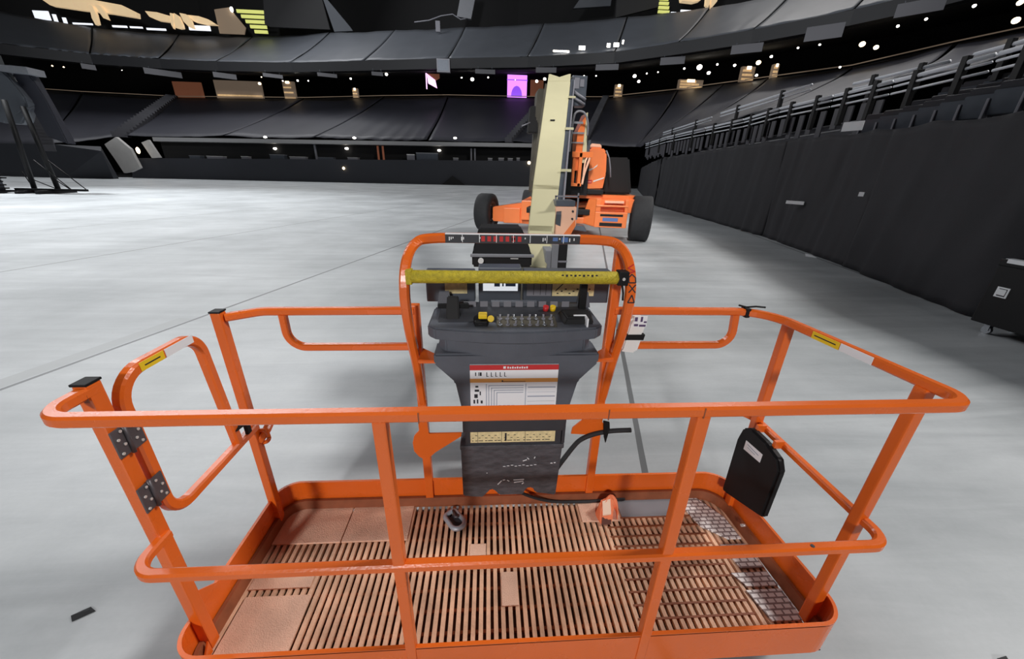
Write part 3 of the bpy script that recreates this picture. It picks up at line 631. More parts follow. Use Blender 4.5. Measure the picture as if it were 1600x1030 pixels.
for x0, x1, s in ((-.907, -.385, 'l'), (1.01, .475, 'r')):
    m = MB(); m.sq(fillet([(x0, .735, 1.272), (x0+(.0 if s == 'l' else .015), .735, 1.125), (x1, .735, 1.125)], [0, .075, 0], 9), .03, .028, up=(0, 1, 0))
    P(m, 'lower_back_rail', 'orange')
# decals on rails
for a, b, mt in ((.482, .375, 'yellow'), (.372, .262, 'paper')):
    xa, xb = 1.204-(a-.015)/.72*.062, 1.204-(b-.015)/.72*.062
    m = MB(); m.add([(xa-.0162, a, 1.272), (xb-.0162, b, 1.272), (xb-.0162, b, 1.299), (xa-.0162, a, 1.299), (xa-.0175, a, 1.272), (xb-.0175, b, 1.272), (xb-.0175, b, 1.299), (xa-.0175, a, 1.299)], [(0, 1, 2, 3), (4, 5, 6, 7), (0, 1, 5, 4), (2, 3, 7, 6), (1, 2, 6, 5), (0, 3, 7, 4)])
    d = P(m, 'warning_decal', mt, TOP, ('yellow' if mt == 'yellow' else 'white')+' warning decal on the side rail')
xa = 1.204-(.43-.015)/.72*.062
P(MB().box((xa-.0172, .43, 1.286), (.0014, .085, .004), math.radians(5)), 'decal_print', 'ink', TOP)
m = MB(); m.box((1.05, .731, 1.285), (.02, .044, .042), bev=.004); m.tube([(1.05, .73, 1.307), (1.09, .728, 1.311), (1.13, .725, 1.308)], .004, 6); m.tube([(1.05, .735, 1.306), (1.02, .742, 1.312)], .004, 6)
P(m, 'cable_tie', 'black', TOP, 'black strap tied round the rear top rail')
for xx in (-.235, .22, .46): P(MB().box((xx, -.0008, 1.285), (.003, .001, .03)), 'weld_line', 'rust', TOP)
P(MB().cyl((1.03-.10, .012, .7735), (1.03-.10, .012, .7765), .006, n=8), 'rail_hole', 'ink', MID)
# posts
for a, b, lab in (((-1.108, .124, .2), (-1.073, .164, 1.305), 1), ((1.174, .102, .2), (1.208, .138, 1.275), 0), ((-.347, .004, .2), (-.313, .036, 1.272), 0), ((.449, .004, .2), (.484, .036, 1.272), 0), ((-1.118, .638, .2), (-1.082, .676, 1.31), 1), ((1.172, .626, .2), (1.208, .662, 1.272), 0)):
    p = P(MB().b2(a, b, bev=.005), 'rail_post', 'orange')
    if lab:
        P(MB().b2((a[0]-.002, a[1]-.002, b[2]), (b[0]+.002, b[1]+.002, b[2]+.007), bev=.002), 'post_cap', 'black', p)
P(MB().prism([(0, 0), (.10, 0), (0, .09)], .006, (-1.104, .168, .359), (V((0, 1, 0)), V((0, 0, 1)), V((1, 0, 0)))), 'gusset', 'orange', TOE)
P(MB().prism([(0, 0), (-.05, 0), (0, .06)], .006, (-1.075, .118, .2), (V((0, 1, 0)), V((0, 0, 1)), V((1, 0, 0)))), 'gusset', 'orange', TOE)
m = MB(); m.b2((-1.085, .1172, 1.262), (-1.072, .1176, 1.285)); P(m, 'post_slot', 'rust')
# gate
gx = -1.083
m = MB(); m.sq(fillet([(gx, .655, .785), (gx, .195, .785), (gx, .195, 1.283), (gx, .505, 1.283), (gx, .535, .795)], [0, .075, .09, .075, 0], 9), .034, .032, r=.006, up=(1, 0, 0))
GATE = P(m, 'side_gate', 'orange', label='hinged side gate of rounded orange tube')
for y0, y1, mt in ((.265, .35, 'yellow'), (.355, .47, 'paper')):
    P(MB().b2((gx+.0158, y0, 1.270), (gx+.0172, y1, 1.297)), 'gate_decal', mt, GATE, ('yellow' if mt == 'yellow' else 'white')+' decal on the gate top tube')
P(MB().b2((gx+.017, .28, 1.2815), (gx+.0176, .335, 1.2855)), 'decal_print', 'ink', GATE)
for z0, z1 in ((1.08, 1.165), (.878, .967)):
    zc = (z0+z1)/2
    h = P(MB().b2((-1.0695, .119, z0), (-1.064, .152, z1), bev=.002).b2((-1.067, .157, z0), (-1.062, .199, z1), bev=.002).cyl((-1.062, .1545, z0-.004), (-1.062, .1545, z1+.004), .0055, n=10), 'hinge', 'hinge', GATE, 'dark grey hinge plate pair on the gate')
    for (yy, zz) in ((.128, z0+.012), (.142, z0+.034), (.130, z0+.055), (.143, z1-.01), (.172, z1-.014), (.186, z0+.05), (.174, z0+.03), (.186, z0+.012)): P(MB().cyl((-1.0645 if yy < .153 else -1.0625, yy, zz), (-1.061 if yy < .153 else -1.059, yy, zz), .0042, n=8), 'hinge_bolt', 'bolt', GATE)
P(MB().b2((-1.075, .575, .80), (-1.06, .60, .88), bev=.004).hull([(-1.07, .57, .88), (-1.06, .57, .88), (-1.07, .52, .86), (-1.06, .52, .86), (-1.07, .58, .85), (-1.06, .58, .85)]), 'gate_latch', 'black', GATE, 'black gate latch')

# ---- console guard
def cat(pts, n=6):
    pts = [V(p) for p in pts]; out = []
    for i in range(len(pts)-1):
        a = pts[max(0, i-1)]; b = pts[i]; c = pts[i+1]; d = pts[min(len(pts)-1, i+2)]
        for k in range(n):
            t = k/n; out.append(.5*((2*b)+(c-a)*t+(2*a-5*b+4*c-d)*t*t+(3*b-a-3*c+d)*t**3))
    return out+[pts[-1]]
gl, gr = -.376, .470
hp = [(gl, .756, .82), (gl, .735, .88), (gl, .69, 1.06), (gl-.004, .63, 1.25), (gl-.006, .615, 1.40), (gl+.002, .655, 1.51), (gl+.03, .715, 1.568), (gl+.09, .742, 1.583), (-.1, .745, 1.585), (.2, .745, 1.585), (gr-.09, .742, 1.583), (gr-.03, .715, 1.568), (gr-.002, .655, 1.51), (gr+.006, .615, 1.40), (gr+.004, .63, 1.25), (gr, .69, 1.06), (gr-.002, .735, .88), (gr-.004, .756, .82)]
# swept with a frame that follows the hoop
def hoop(pts, w):
    pts = cat(pts, 6); m = MB(); k = 8; r = w*.2; a = w/2; n = len(pts)
    prof = [(a-r, -a), (a, -a+r), (a, a-r), (a-r, a), (-a+r, a), (-a, a-r), (-a, -a+r), (-a+r, -a)]; vs = []
    for i, p in enumerate(pts):
        t = (pts[min(n-1, i+1)]-pts[max(0, i-1)]).normalized()
        u = V((0, 1, .0)); u = (u-t*u.dot(t)).normalized(); v = t.cross(u)
        vs += [p+u*q[0]+v*q[1] for q in prof]
    m.add(vs, [(i*k+b, i*k+(b+1) % k, (i+1)*k+(b+1) % k, (i+1)*k+b) for i in range(n-1) for b in range(k)]+[tuple(range(k))[::-1], tuple((n-1)*k+b for b in range(k))])
    return m
GUARD = P(hoop(hp, .036), 'console_guard', 'orange', label='tall orange hoop guarding the console')
for xx, zt in ((gl-.003, 1.31), (gr-.006, 1.555)):
    P(MB().b2((xx-.02, .735, .2), (xx+.02, .772, zt), bev=.005), 'guard_post', 'orange', GUARD)
m = MB(); m.b2((-.236, .7255, 1.569), (.288, .7265, 1.6025)); STRIP = P(m, 'guard_decal', 'console_dark', GUARD, 'dark printed strip along the guard top')
q = MB(); [q.b2((-.236+.0655*k-.0012, .7245, 1.572), (-.236+.0655*k+.0012, .7256, 1.6015)) for k in range(1, 8)]
for k, xx in enumerate((-.222, -.215, -.208, -.175, -.168, -.105, .02, .028, .07, .14, .148, .205, .245, .262)): q.b2((xx, .7247, 1.578+.004*(k % 3)), (xx+.004, .7256, 1.592))
q.b2((-.236, .7245, 1.601), (.288, .745, 1.6035)); P(q, 'decal_print', 'paper', GUARD)
q = MB(); [q.b2((-.098+.0235*k, .7247, 1.576), (-.084+.0235*k, .7256, 1.596)) for k in range(7)]; P(q, 'decal_print', 'red', GUARD)
P(MB().b2((.215, .7246, 1.577), (.24, .7256, 1.595)).b2((.18, .7246, 1.58), (.20, .7256, 1.594)), 'decal_print', 'blue', GUARD)
# letters running up the right side of the hoop, on its front face
HP = [p for p in cat(hp, 12) if p.x > .3 and 1.2 < p.z < 1.56]
q = MB()
def stroke(mb, pts, z0, w=.0045):
    out = []
    for a in pts:
        z = z0+a[1]*.028; k = min(range(1, len(HP)-1), key=lambda i: abs(HP[i].z-z)); c = HP[k]
        t = (HP[k+1]-HP[k-1]).normalized(); u = V((0, 1, 0)); u = (u-t*u.dot(t)).normalized()
        p = V((c.x-.013+a[0]*.026, c.y, z))-u*.0188
        p += t*((z-c.z)/t.z if abs(t.z) > .2 else 0)*V((0, 1, 0)).dot(t) if False else V((0, 0, 0))
        out.append(p)
    for a3, b3 in zip(out, out[1:]): mb.sweep([a3, b3], [(-w/2, -.001), (w/2, -.001), (w/2, .001), (-w/2, .001)], up=(0, -1, 0))
stroke(q, [(0, 0), (.5, 1), (1, 0), (0, 0)], 1.372); stroke(q, [(0, 0), (1, 1)], 1.408); stroke(q, [(1, 0), (0, 1)], 1.408); stroke(q, [(0, 0), (1, 0), (1, .6), (.5, 1), (0, .6), (0, 0)], 1.442)
P(q, 'guard_lettering', 'ink', GUARD)
q = MB(); stroke(q, [(0, 0), (1, .2), (0, .6), (1, 1)], 1.474); P(q, 'guard_lettering', 'red', GUARD)
m = MB().lathe([(0, .0), (.0, .022), (.006, .0245), (.24, .0235), (.245, .0225), (.25, .0235), (.77, .0245), (.776, .022), (.776, 0)], (gl+.02, .622, 1.462), (1, 0, 0), 20)
BAR = P(m, 'guard_bar', 'foam', label='padded yellow bar across the console guard')
P(MB().b2((gl+.004, .60, 1.436), (gl+.026, .64, 1.49), bev=.003), 'end_cap', 'foam', BAR)
b = P(MB().b2((.418, .60, 1.436), (.458, .645, 1.49), bev=.004).tube([(.44, .62, 1.44), (.452, .625, 1.40), (.456, .63, 1.37)], .004, 6), 'bar_bracket', 'black', BAR, 'black end bracket of the yellow bar')
P(MB().cyl((.437, .599, 1.463), (.437, .596, 1.463), .006, n=10), 'bracket_bolt', 'bolt', BAR)
q = MB(); [q.b2((.20+.016*k, .5985, 1.474-.003*(k % 2)), (.208+.016*k, .5995, 1.479)) for k in range(9)]; P(q, 'bar_print', 'ink', BAR)

# ---- control console
cx = .038
m = MB(); m.prism([(-.325, 1.16), (-.325, 1.115), (-.245, 1.03), (-.222, .90), (-.205, .84), (.215, .84), (.235, .90), (.262, 1.03), (.338, 1.115), (.338, 1.16)], .13, (cx, .585, 0), bev=.008)
m.b2((cx-.16, .62, .84), (cx+.16, .71, 1.2))
CON = P(m, 'control_console', 'console', label='charcoal plastic platform control console')
# curved tray: lip and skirt
def tray_outline(wx, yb, yf, bulge, r=.03):
    pts = [(-wx, yb), (-wx-.0, yf+.03), (-wx+.03, yf)]
    pts += [(-wx+.03+(2*wx-.06)*k/10, yf-bulge*math.sin(PI*k/10)) for k in range(1, 10)]
    return pts+[(wx-.03, yf), (wx, yf+.03), (wx, yb)]
AX = (V((1, 0, 0)), V((0, 1, 0)), V((0, 0, 1)))
P(MB().prism(tray_outline(.345, .83, .585, .045), .05, (cx, 0, 1.222), AX, bev=.007), 'tray_lip', 'console', CON)
P(MB().prism(tray_outline(0.308, .80, .615, .04), .08, (cx, 0, 1.145), AX, bev=.006), 'tray_skirt', 'console', CON)
P(MB().prism(tray_outline(.318, .79, .605, .042), .012, (cx, 0, 1.213), AX), 'tray_gap_shade', 'black', CON)  # black slabs here and below put in as the shade of the tray gaps
P(MB().prism(tray_outline(.318, .72, .60, .012), .014, (cx, 0, 1.137), AX), 'tray_gap_shade', 'black', CON)
P(MB().hull([(cx-.31, .64, 1.272), (cx+.31, .64, 1.272), (cx-.31, .82, 1.272), (cx+.31, .82, 1.272), (cx-.31, .69, 1.285), (cx+.31, .69, 1.285), (cx-.31, .82, 1.30), (cx+.31, .82, 1.30)], .004), 'control_panel', 'console_dark', CON)
for xx in (-.30, .31): P(MB().hull([(xx+cx-.03, .80, 1.28), (xx+cx+.03, .80, 1.28), (xx+cx-.03, .83, 1.28), (xx+cx+.03, .83, 1.28), (xx+cx-.02, .81, 1.345), (xx+cx+.02, .81, 1.345), (xx+cx-.02, .83, 1.345), (xx+cx+.02, .83, 1.345)]), 'panel_horn', 'console', CON)
P(MB().b2((cx-.10, .775, 1.285), (cx+.10, .80, 1.315), bev=.004), 'panel_ridge', 'console', CON)
P(MB().hull([(-.242, .655, 1.262), (-.186, .655, 1.262), (-.242, .70, 1.262), (-.186, .70, 1.262), (-.236, .70, 1.36), (-.192, .70, 1.36), (-.238, .715, 1.36), (-.19, .715, 1.36)], .004).b2((-.275, .70, 1.31), (-.15, .712, 1.328)), 'joystick', 'black', CON, 'black joystick housing')
P(MB().cyl((-.10, .635, 1.27), (-.10, .625, 1.295), .03, n=14).b2((-.125, .60, 1.268), (-.075, .65, 1.292), bev=.004), 'knob_base', 'black', CON)
P(MB().box((-.093, .625, 1.308), (.034, .03, .02), bev=.004).cyl((-.062, .63, 1.29), (-.062, .612, 1.30), .013, n=12), 'speed_knob', 'yellow', CON, 'yellow speed knob')
# toggles
q = MB(); q.hull([(-.04, .59, 1.272), (.20, .59, 1.272), (-.04, .68, 1.286), (.20, .68, 1.286), (-.04, .59, 1.26), (.20, .59, 1.26), (-.04, .68, 1.26), (.20, .68, 1.26)], .003); P(q, 'switch_plate', 'olive', CON)
tg = 0
for r_ in range(2):
    for k in range(8):
        xx = -.025+k*.029; yy = .605+r_*.045; zz = 1.274+r_*.008
        q = MB(); q.cyl((xx, yy, zz), (xx, yy, zz+.005), .0085, n=10); q.cyl((xx, yy, zz), (xx+.004*((k*7+r_) % 3-1), yy+.004, zz+.02), .003, .0042, 8)
        P(q, 'toggle_switch', 'panel' if (k+r_) % 3 else 'steel', CON)
for xx, mt in ((.17, 'red'), (.20, 'yellow')): P(MB().cyl((xx, .735, 1.287), (xx, .73, 1.31), .012, n=12), 'push_button', mt, CON, f'{mt} push button')
q = MB()
for k in range(10): q.b2((-.19+k*.05-.016, .768, 1.292), (-.19+k*.05+.016, .77, 1.318))
P(q, 'panel_label', 'panel', CON)
P(MB().hull([(.225, .615, 1.272), (.35, .615, 1.272), (.21, .72, 1.272), (.365, .72, 1.272), (.24, .625, 1.298), (.335, .625, 1.298), (.23, .71, 1.305), (.35, .71, 1.305)], .005), 'joystick', 'black', CON, 'low black joystick pod')
P(MB().b2((.268, .634, 1.302), (.318, .640, 1.306)).b2((.312, .59, 1.272), (.318, .634, 1.306)), 'pod_edge', 'paper', CON)
P(MB().b2((.315, .745, 1.27), (.345, .775, 1.40), bev=.004), 'horn_stalk', 'black', CON)
# placard
PY = .578
P(MB().b2((-.146, PY, .865), (.212, .586, 1.115), bev=.001), 'placard', 'paper', CON, 'large white operating placard with a red heading band')
P(MB().b2((-.146, PY-.001, 1.092), (.212, PY, 1.115)), 'placard_heading', 'red', CON)
P(MB().b2((-.146, PY-.001, 1.035), (.212, PY, 1.053)), 'placard_band', 'amber', CON)
q = MB()
q.b2((-.012, PY-.002, 1.099), (-.002, PY-.001, 1.109))
for k in range(9): q.b2((.004+k*.0095, PY-.002, 1.099), (.010+k*.0095, PY-.001, 1.108-(k % 2)*.002))
P(q, 'placard_print', 'paper', CON)
q = MB()
for k, xx in enumerate((-.125, -.112, -.107)): q.b2((xx, PY-.001, 1.066), (xx+(.004, .003, .008)[k], PY-.0004, 1.082))
for k in range(5): q.b2((-.08+k*.018, PY-.001, 1.062+.002*(k % 2)), (-.077+k*.018, PY-.0004, 1.082)); q.b2((-.08+k*.018, PY-.001, 1.062), (-.071+k*.018, PY-.0004, 1.064))
q.b2((-.018, PY-.002, 1.038), (-.012, PY-.001, 1.045)); q.b2((-.012, PY-.002, 1.038), (.08, PY-.001, 1.0395))
for (xx, zz, w_, h_) in ((-.125, 1.012, .012, .008), (-.128, .992, .018, .010), (-.13, .962, .014, .018), (-.108, .975, .005, .018), (-.134, .935, .007, .018), (-.12, .935, .006, .02), (-.104, .935, .008, .014), (-.13, .90, .02, .014), (-.105, .90, .01, .014), (-.13, .872, .02, .012)): q.b2((xx, PY-.001, zz), (xx+w_, PY-.0004, zz+h_))
P(q, 'placard_print', 'ink', CON)
q = MB(); q.b2((-.082, PY-.001, .87), (-.079, PY-.0004, 1.028)); q.b2((.080, PY-.001, .87), (.083, PY-.0004, 1.028))
for k in range(4):
    i_ = k*.011; q.b2((-.072+i_, PY-.001, 1.018-i_), (.072, PY-.0004, 1.021-i_)); q.b2((-.072+i_, PY-.001, .87), (-.069+i_, PY-.0004, 1.02-i_))
for k in range(6): q.b2((.09, PY-.001, 1.008-k*.022), (.205, PY-.0004, 1.013-k*.022-.004*(k % 2)))
for k in range(4): q.b2((-.03+k*.018, PY-.001, .90), (-.018+k*.018, PY-.0004, .925))
P(q, 'placard_print', 'paperline', CON)
# mid shelf with the cream instruction strip, foot box below
P(MB().b2((cx-.222, .592, .775), (cx+.225, .70, .85), bev=.006).b2((cx-.212, .604, .69), (cx+.215, .70, .79), bev=.003).b2((cx+.218, .60, .70), (cx+.232, .70, .84), bev=.003), 'lower_shelf', 'console_dark', CON)
P(MB().b2((-.152, .602, .712), (.225, .6045, .772)), 'instruction_strip', 'decalcream', CON, 'cream printed instruction strip')
q = MB()
for k in range(25):
    xx = -.145+k*.0142
    if k in (9, 15): continue
    q.b2((xx, .6012, .736+.014*(k % 2)), (xx+.009, .602, .7385+.014*(k % 2))); q.b2((xx, .6012, .721), (xx+.006+.004*(k % 3), .602, .724))
for xx in (-.12, -.015, .09): q.b2((xx, .6012, .712), (xx+.0015, .602, .772))
q.b2((.0, .6012, .72), (.008, .602, .762)); P(q, 'strip_print', 'ink', CON)
m = MB(); m.prism([(-.235, .69), (-.232, .385), (-.14, .375), (-.115, .405), (-.10, .425), (-.085, .42), (-.065, .395), (-.06, .385), (.055, .385), (.07, .425), (.10, .428), (.115, .395), (.215, .375), (.228, .69)], .10, (cx, .61, 0), bev=.006)
m.b2((cx-.237, .598, .672), (cx+.232, .70, .698), bev=.006)
FB = P(m, 'foot_box', 'footbox', label='scuffed charcoal foot box under the console')
q = MB()
for (xx, zz, l, a) in ((-.04, .47, .03, .9), (-.02, .485, .012, .2), (.0, .48, .012, -.6), (.05, .485, .05, .05), (.05, .472, .045, .15), (.07, .462, .012, .8), (.075, .60, .02, .4), (.09, .61, .012, -.8), (.12, .615, .01, 1.2), (-.1, .53, .004, 0), (.2, .58, .01, 0), (.215, .582, .008, 0)):
    q.box((xx+.02, .6085, zz), (l, .002, .004), Matrix.Rotation(-a, 3, 'Y'))
for k in range(9): q.box((.0+k*.018, .6087, .567+.003*(k % 3)), (.012, .002, .0025))
P(q, 'paint_scuff', 'paper', FB)
# arms joining console to posts, orange bracket plates
for s, x0, x1 in ((-1, gl+.02, cx-.285), (1, gr-.02, cx+.30)):
    P(MB().hull([(x0, .62, 1.10), (x0, .62, 1.118), (x0, .74, 1.10), (x0, .74, 1.118), (x1, .60, 1.112), (x1, .63, 1.112), (x1, .60, 1.122), (x1, .63, 1.122)], .003), 'console_arm', 'orange', CON)
    P(MB().box((x1-s*.005, .60, 1.112), (.03, .02, .012), bev=.003), 'arm_clip', 'black', CON)
m = MB(); m.prism([(-.40, .75), (-.40, .69), (-.425, .66), (-.435, .62), (-.432, .57), (-.41, .535), (-.39, .52), (-.36, .53), (-.33, .56), (-.20, .655), (-.20, .672), (-.355, .672), (-.36, .75)], .008, (0, .722, 0)); P(m, 'side_bracket', 'orange', GUARD)
m = MB(); m.prism([(.33, .655), (.335, .69), (.40, .755), (.46, .755), (.495, .69), (.50, .645), (.45, .645)], .008, (0, .722, 0)); P(m, 'side_bracket', 'orange', GUARD)
P(MB().tube(cat([(.26, .66, .50), (.30, .70, .52), (.345, .715, .58), (.38, .715, .625), (.44, .715, .655), (.52, .72, .668), (.625, .72, .672)], 6), .012, 10), 'control_cable', 'rubber', label='black control cable leaving the foot box')
P(MB().hull([(.478, .70, .735), (.505, .70, .74), (.515, .71, .69), (.50, .70, .60), (.485, .70, .65), (.478, .72, .735), (.515, .73, .69)], .002), 'strap_end', 'black')
P(MB().tube(cat([(.04, .68, .375), (.12, .70, .29), (.25, .715, .225), (.4, .715, .213), (.55, .72, .213), (.66, .725, .214)], 5), .008, 8), 'deck_cable', 'rubber', DECK)
P(MB().tube([(-.44, .80, .75), (-.38, .80, .765)], .012), 'cable_hook', 'orange', GUARD)
# document box on the right side
m = MB(); m.prism([(.392, .44), (.392, .70), (.42, .745), (.50, .765), (.60, .765), (.645, .73), (.66, .66), (.655, .345), (.64, .335)], .036, (1.130, 0, 0), (V((0, 1, 0)), V((0, 0, 1)), V((1, 0, 0))), bev=.009)
DOC = P(m, 'document_box', 'black', label='black document box hung inside the side rail')
LB_ = [(.60, .695), (.492, .705), (.492, .66), (.60, .645)]
P(MB().add([(1.1292, a, b) for a, b in LB_]+[(1.1302, a, b) for a, b in LB_], [(0, 1, 2, 3), (7, 6, 5, 4), (0, 1, 5, 4), (1, 2, 6, 5), (2, 3, 7, 6), (3, 0, 4, 7)]), 'box_label', 'paper', DOC, 'white label on the document box')
P(MB().b2((1.1284, .51, .682), (1.1292, .585, .686)).b2((1.1284, .53, .670), (1.1292, .58, .673)), 'label_print', 'paperline', DOC)
for yy in (.47, .58): P(MB().b2((1.150, yy, .755), (1.19, yy+.015, .79)), 'box_hanger', 'orange', DOC)
# housings behind the console; their white label is given a glow
BKP = P(MB().b2((-.345, .86, 1.285), (-.13, .92, 1.425), bev=.006).b2((.085, .86, 1.28), (.475, .92, 1.43), bev=.006).b2((-.115, .87, 1.20), (.075, .95, 1.44), bev=.005), 'rear_housing', 'greydark', CON)
P(MB().b2((-.262, .857, 1.325), (-.165, .86, 1.395)), 'housing_decal', 'decalcream', CON, 'cream decal on the rear housing')
P(MB().b2((.215, .857, 1.315), (.405, .86, 1.40)), 'housing_decal', 'decalcream', CON)
P(MB().b2((.10, .857, 1.315), (.21, .86, 1.41)), 'housing_decal', 'panel', CON)
P(MB().b2((-.095, .867, 1.335), (.06, .87, 1.42)), 'glow_label', 'screen', CON, 'white label on the central housing, made to glow')  # 'screen' material here is only a glow for the shaded label, no display
P(MB().b2((-.045, .866, 1.355), (-.02, .867, 1.378)).b2((.005, .866, 1.356), (.05, .867, 1.378)).b2((-.01, .866, 1.356), (-.003, .867, 1.37)), 'housing_print', 'blue', CON)
q = MB()
for k in range(9): q.b2((.235+k*.018, .856, 1.325+.01*(k % 3)), (.244+k*.018, .857, 1.33+.01*(k % 3)))
q.box((.25, .8565, 1.36), (.06, .001, .004), Matrix.Rotation(-.8, 3, 'Y'))
for xx in (.13, .16, .185): q.b2((xx, .856, 1.32), (xx+.002, .857, 1.40))
P(q, 'housing_print', 'ink', CON)

# ---- rotator and jib between console and boom
P(MB().b2((-.10, .78, .22), (.16, 1.25, .34), bev=.01).b2((-.02, .74, .24), (.08, .80, .7), bev=.006), 'platform_support', 'orange')
P(MB().cyl((.03, 1.42, .16), (.03, 1.42, 1.0), .12, n=24).cyl((.03, 1.42, 1.0), (.03, 1.42, 1.04), .14, n=24), 'rotator', 'black')
P(MB().hull([(-.13, 1.40, .72), (.19, 1.40, .72), (-.13, 1.40, .92), (.19, 1.40, .92), (-.02, 2.6, .84), (.2, 2.6, .84), (-.02, 2.6, 1.1), (.2, 2.6, 1.1)], .015), 'jib_arm', 'olive')
JB = P(MB().hull([(-.20, 2.15, 1.14), (.27, 2.15, 1.14), (-.20, 2.15, 1.245), (.27, 2.15, 1.245), (-.15, 2.6, 1.14), (.20, 2.6, 1.14), (-.15, 2.45, 1.40), (.21, 2.45, 1.40), (-.15, 2.75, 1.40), (.21, 2.75, 1.40)], .012), 'jib_cover', 'machineblack', label='black boxy cover on the jib')
P(MB().b2((-.21, 2.12, 1.225), (.28, 2.16, 1.245), bev=.004).b2((-.16, 2.32, 1.335), (.215, 2.345, 1.345)), 'cover_edge', 'greyplate', JB)
P(MB().cyl((-.13, 2.12, 1.20), (-.13, 2.10, 1.20), .022, n=10).b2((.10, 2.135, 1.21), (.16, 2.148, 1.215)), 'cover_bolt', 'white', JB)
P(MB().hull([(.02, 2.5, .86), (.2, 2.5, .86), (.02, 2.5, 1.1), (.2, 2.5, 1.1), (.40, 3.7, .52), (.62, 3.7, .52), (.40, 3.7, .74), (.62, 3.7, .74)], .01), 'jib_arm', 'olive')

# ---- main boom
n0, k0, f0 = V((.485, 3.55, .815)), V((.775, 5.1, 1.60)), V((1.675, 10.0, 4.03))
axb = (f0-n0).normalized(); side = axb.cross(V((0, 0, 1))).normalized(); upb = side.cross(axb)
def boomsec(a, wa, b, wb, ha, hb, bev=.012):
    pts = []
    for c, w_, h_ in ((a, wa, ha), (b, wb, hb)):
        for s in (-1, 1):
            for t in (0, -1): pts.append(c+side*(s*w_/2)+upb*(t*h_))
    return MB().hull(pts, bev)
at = lambda t: n0+(f0-n0)*t
P(boomsec(n0, .235, at(.12), .33, .24, .28), 'fly_section', 'cream')
P(boomsec(at(.10), .33, at(.27), .40, .28, .34), 'mid_section', 'cream')
BOOM = P(boomsec(at(.25), .40, f0-axb*.25, .55, .36, .50), 'base_section', 'cream', label='long cream telescopic boom')
# V-notched end plate
wN = .27; m = MB(); m.prism([(-wN, -.24), (wN, -.24), (wN+.005, .32), (wN-.03, .33), (0, .08), (-wN+.03, .33), (-wN-.005, .32)], -.06, f0, (side, axb, upb)); P(m, 'notched_end', 'cream', BOOM)
P(MB().box(tuple(at(.62)-side*.03+upb*.012), (.09, .05, .02), math.radians(-10)), 'boom_bolt', 'black', BOOM)
P(MB().hull([at(t)+side*(w_+o)+upb*h_ for t, w_ in ((.16, .185), (.99, .285)) for o in (0, .07) for h_ in (-.01, -.30)]), 'cable_track', 'greydark', BOOM, 'dark hose track along the boom side')
P(MB().hull([at(t)+side*(w_+o)+upb*h_ for t, w_ in ((.20, .265), (.97, .36)) for o in (0, .025) for h_ in (.02, -.02)]), 'track_edge', 'panel', BOOM)
for t in (.33, .56, .80): P(MB().box(tuple(at(t)+side*(.26+.08*t)+upb*.02), (.16, .05, .04)), 'track_clamp', 'cream', BOOM)
P(MB().hull([at(t)-side*(w_+o)+upb*h_ for t, w_ in ((.30, .20), (.97, .285)) for o in (0, .05) for h_ in (-.06, -.34)]), 'hose_channel', 'olive', BOOM)
# peach link plate beside the boom nose
m = MB(); m.prism([(.855, .90), (1.03, .90), (1.165, 1.17), (1.15, 1.42), (.865, 1.42)], .40, (0, 4.62, 0), bev=.008)
LINK = P(m, 'link_plate', 'peach', label='faded peach link plate beside the boom nose')
P(MB().b2((.86, 4.62, 1.425), (1.13, 5.0, 1.50), bev=.006), 'link_cap', 'greydark', LINK)
P(MB().b2((.84, 4.60, 1.545), (1.17, 4.63, 1.565)).b2((1.15, 4.60, 1.25), (1.17, 4.62, 1.60)).b2((.84, 4.60, 1.50), (.86, 4.62, 1.56)), 'guide_rod', 'panel', LINK)
P(MB().prism([(1.035, .915), (1.155, 1.165), (1.145, 1.25), (.90, .92)], .004, (0, 4.613, 0)), 'link_brace', 'orange_machine', LINK)
P(MB().cyl((1.10, 4.615, 1.36), (1.10, 4.60, 1.36), .015, n=8).cyl((1.10, 4.615, 1.26), (1.10, 4.60, 1.26), .015, n=8), 'link_bolt', 'ink', LINK)
P(MB().b2((.60, 3.62, .60), (.70, 4.6, 1.0), bev=.01).b2((.665, 3.56, .70), (.74, 3.62, 1.08), bev=.004), 'nose_side_plate', 'greyplate')
q = P(MB().b2((.76, 3.70, .50), (.875, 3.78, 1.06), bev=.006), 'hose_guide', 'machineblack'); P(MB().b2((.755, 3.69, .845), (.88, 3.70, .865)).b2((.755, 3.69, .5), (.765, 3.70, 1.06)), 'guide_edge', 'panel', q)

# ---- chassis, turntable, hood (yaw 12 degrees)
YAW = math.radians(-12)
CH = V((2.2, 12.0, 0)); ex = V((math.cos(YAW), math.sin(YAW), 0)); ey = V((-math.sin(YAW), math.cos(YAW), 0))
def ch(a, b, z): return CH+ex*a+ey*b+V((0, 0, z))
def cb(mb, a, b, bev=.02):
    c = [(a[i]+b[i])/2 for i in range(3)]; return mb.box(ch(*c), [abs(a[i]-b[i]) for i in range(3)], YAW, bev)
m = MB(); cb(m, (-1.15, -.4, .45), (1.15, 4.2, 1.05)); CHA = P(m, 'chassis', 'orange_machine', label='orange wheeled chassis')
m = MB(); m.hull([ch(-2.15, -.15, .35), ch(-2.15, .2, .35), ch(-2.15, -.15, .80), ch(-2.15, .2, .80), ch(-.9, -.25, .30), ch(-.9, .35, .30), ch(-.9, -.25, 1.0), ch(-.9, .35, 1.0)], .02); P(m, 'axle_beam', 'orange_machine', CHA)
m = MB(); cb(m, (-1.75, -.3, .32), (-1.2, -.18, .80)); P(m, 'axle_plate', 'orange_machine', CHA)
